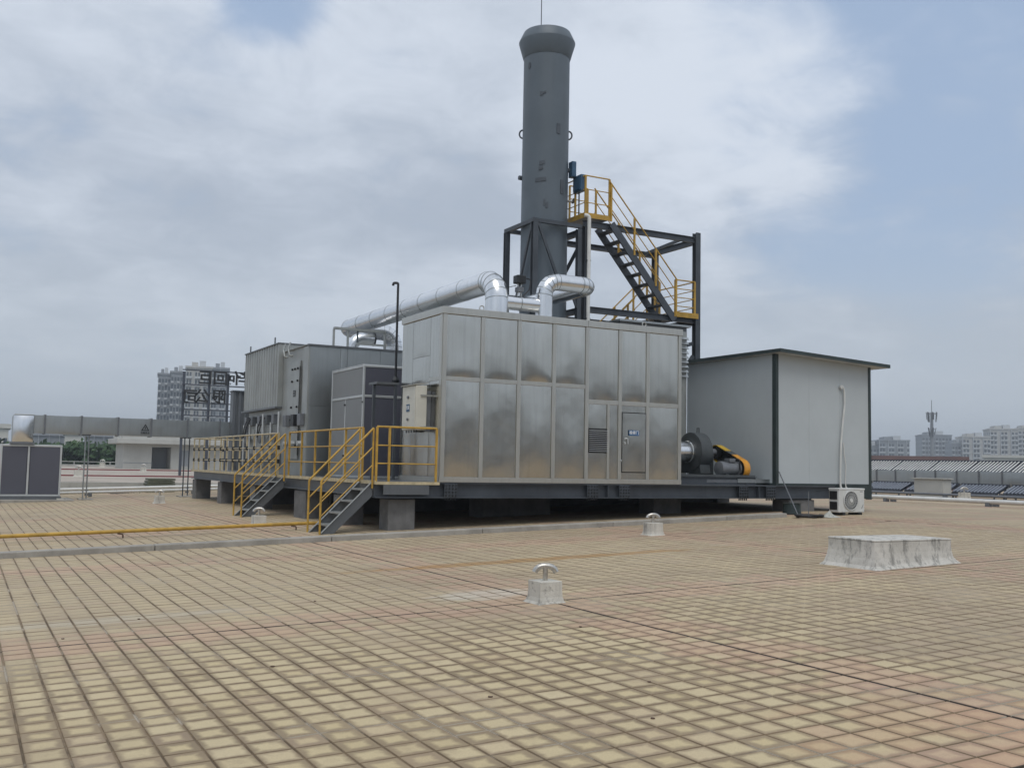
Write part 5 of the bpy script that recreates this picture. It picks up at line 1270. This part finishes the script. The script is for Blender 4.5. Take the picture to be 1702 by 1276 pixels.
# ------------------------------------------------------------------ right: ducts, solar collectors, pipes
XD = 41.0
rd = thing('ventilation_duct', 'long galvanised duct crossing the roof before the solar collectors on the right', 'duct', (XD, 22, .5))
y0, y1 = 18.0, 39.3; n_ = 18
for i in range(n_):
    a, c2 = y0+(y1-y0)*i/n_, y0+(y1-y0)*(i+1)/n_; k += 1
    mb = MB().box(XD+.012, XD+.7, a+.002, c2-.002, 1.03, 1.66)
    wpanel(mb, (XD+.01, c2-.004, 1.03), (0, -(c2-a)+.008, 0), (0, 0, .63), (-1, 0, 0), .015, k); mb.build('duct_section', GA, rd, smooth=50)
    MB().box(XD-.03, XD+.73, c2-.025, c2+.025, 1.0, 1.69).build('duct_flange', MT['motor_grey'], rd)
    if i % 3 == 0: MB().box(XD+.05, XD+.65, a+.1, a+.18, .495, 1.03).build('leg_frame', MT['motor_grey'], rd)
MB().tube(bend([(XD+.35, y1+.03, 1.35), (XD+.35, y1+.9, 1.35), (XD+.9, y1+1.2, 2.3)], .5, 6), .42, 18).build('elbow', MT['cladding'], rd, smooth=40)
def collector(xb, y, z0_, z1_, run, wd, label, grp, nt=11, tm='tube_backing', tr_=.26):
    t = thing('solar_collector', label, 'solar collector', (xb, y, gz(xb)), grp)
    p0, p1 = Vector((xb, y, z0_)), Vector((xb+run, y, z1_))
    mb = MB()
    for i in range(nt):
        yy = y+wd*(i+.5)/nt; mb.tube([(xb+.03, yy, z0_+.05), (xb+run-.02, yy, z1_+.05)], wd/nt*tr_, 6)
    mb.build('glass_tubes', MT[tm], t, smooth=60, kind='stuff')
    MB().prism([(xb, y, z0_-.01), (xb+run, y, z1_-.01), (xb+run, y, z1_-.04), (xb, y, z0_-.04)], (0, wd, 0)).build('back_tray', MT['tube_glass'], t)
    MB().box(xb+run-.03, xb+run+.12, y-.03, y+wd+.03, z1_-.03, z1_+.12).build('manifold', MT['collector_frame'], t)
    MB().box(xb-.06, xb+.02, y, y+wd, z0_-.05, z0_+.04).build('foot_rail', MT['collector_frame'], t)
    for yy in (y+.1, y+wd-.1):
        MB().beam((xb+run, yy, z1_-.04), (xb+run, yy, gz(xb+run)), .05, .05).build('leg', MT['collector_frame'], t)
        MB().beam((xb, yy, z0_-.05), (xb, yy, gz(xb)), .05, .05).build('leg', MT['collector_frame'], t)
        MB().beam((xb+run, yy, gz(xb)+.05), (xb+.1, yy, z0_+.0), .04, .04).build('brace', MT['ahu_frame'], t)
ORD = ['nearest the right edge', 'second from the right', 'third from the right', 'fourth from the right', 'fifth from the right', 'sixth from the right', 'seventh from the right', 'eighth from the right', 'ninth from the right']
for i in range(9): collector(43.6, 20.0+i*2.35, 1.35, 2.12, 1.5, 2.28, 'tall tube collector behind the long duct, '+ORD[i]+' in the back row', 'solar collectors in the back row', 12, 'white_pipe', .16)
for i in range(7): collector(37.9, 20.5+i*2.45, .72, 1.02, .75, 2.2, 'low tube collector below the long duct, '+ORD[i]+' in the front row', 'solar collectors in the front row', 13)
bx2 = thing('white_box', 'white square masonry box standing before the long duct on the right', 'box', (37.0, 31, gz(37)))
q0, q1 = at(1519, 800, X=37.2), at(1567, 800, X=37.2)
zt_ = at(1543, 794, X=37.2).z
MB().box(37.2, 37.75, q1.y, q0.y, gz(37.2)-.02, zt_-.06).build('box_body', MT['far_wall'], bx2, bevel=.02)
MB().box(37.12, 37.8, q1.y-.08, q0.y+.08, zt_-.059, zt_).build('cap_slab', MT['parapet'], bx2, bevel=.01)
for xq, r_, z, m_, lb in ((28.3, .07, .16, 'white_pipe', 'thick white pipe running back across the roof right of the shed'), (28.65, .045, .12, 'white_pipe', 'thin white pipe beside the thick one right of the shed'), (36.3, .05, .16, 'motor_grey', 'dark pipe on blocks in front of the low solar collectors')):
    t = thing('roof_pipe', lb, 'pipe', (xq, 20, gz(xq)))
    MB().tube([(xq, 8, gz(xq)+z), (xq, 40, gz(xq)+z)], r_, 8).build('pipe_run', MT[m_], t, smooth=60)
    for i in range(8): MB().box(xq-.07, xq+.07, 9+4*i, 9.15+4*i, gz(xq)-.01, gz(xq)+z-r_*.6).build('pipe_block', MT['motor_grey'], t)
for x_, y_, lb in ((35.6, 27.6, 'white roof vent before the white masonry box on the right'), (35.4, 24.0, 'white roof vent between the front solar collectors on the right'), (33.0, 20.9, 'white roof vent nearest the right edge before the collectors')):
    make_vent((x_, y_, gz(x_)), lb, 1.3)

# ------------------------------------------------------------------ litter on the tiles
for i, (p, y, s_) in enumerate(((453, 1109, .012), (231, 1030, .012), (815, 1160, .012), (523, 1000, .014), (1080, 1135, .010), (965, 1043, .012), (290, 905, .02), (1475, 866, .05), (105, 1063, .012), (1085, 1196, .010))):
    dd = ray(p, y); t_ = -1.55/(dd.z-.032*dd.x); q = EYE+dd*t_
    mb = MB(); rr = random.Random(i); n_ = 7
    mb.prism([(q.x+s_*rr.uniform(.6, 1.5)*math.cos(a), q.y+s_*1.4*rr.uniform(.6, 1.4)*math.sin(a), gz(q.x)+.0075) for a in [j*2*math.pi/n_ for j in range(n_)]], (0, 0, .006))
    o = mb.build('leaf_litter', MT['rust_dark']); o['kind'] = 'stuff'

# ------------------------------------------------------------------ haze
mt = bpy.data.materials.new('haze_air'); mt.use_nodes = True; t = mt.node_tree; t.nodes.clear()
vv_ = t.nodes.new('ShaderNodeVolumePrincipled'); vv_.inputs['Color'].default_value = (.82, .88, .95, 1); vv_.inputs['Density'].default_value = HAZE; vv_.inputs['Anisotropy'].default_value = .2
oo = t.nodes.new('ShaderNodeOutputMaterial'); t.links.new(vv_.outputs[0], oo.inputs['Volume'])
if HAZE > 0:
    hz_ = MB().box(-1950, 1950, -1950, 1950, -19, 62).build('haze', mt); hz_['kind'] = 'stuff'
# unseen block added behind the camera to darken reflections in the steel panels
bb = thing('added_reflection_block', 'long low grey industrial block behind the camera, mirrored in the steel panels', 'building', (40, -44, -18))
MB().box(-10, 110, -60, -44, -18, 6.2).build('wall', MT['tower_grey'], bb)
MB().box(-10.4, 110.4, -60.4, -43.6, 6.201, 6.9).build('roof_parapet', MT['far_wall'], bb)
for i in range(20): MB().box(-7+6*i, -3+6*i, -43.99, -43.9, 1.5, 4.2).build('window', MT['tower_glass'], bb)
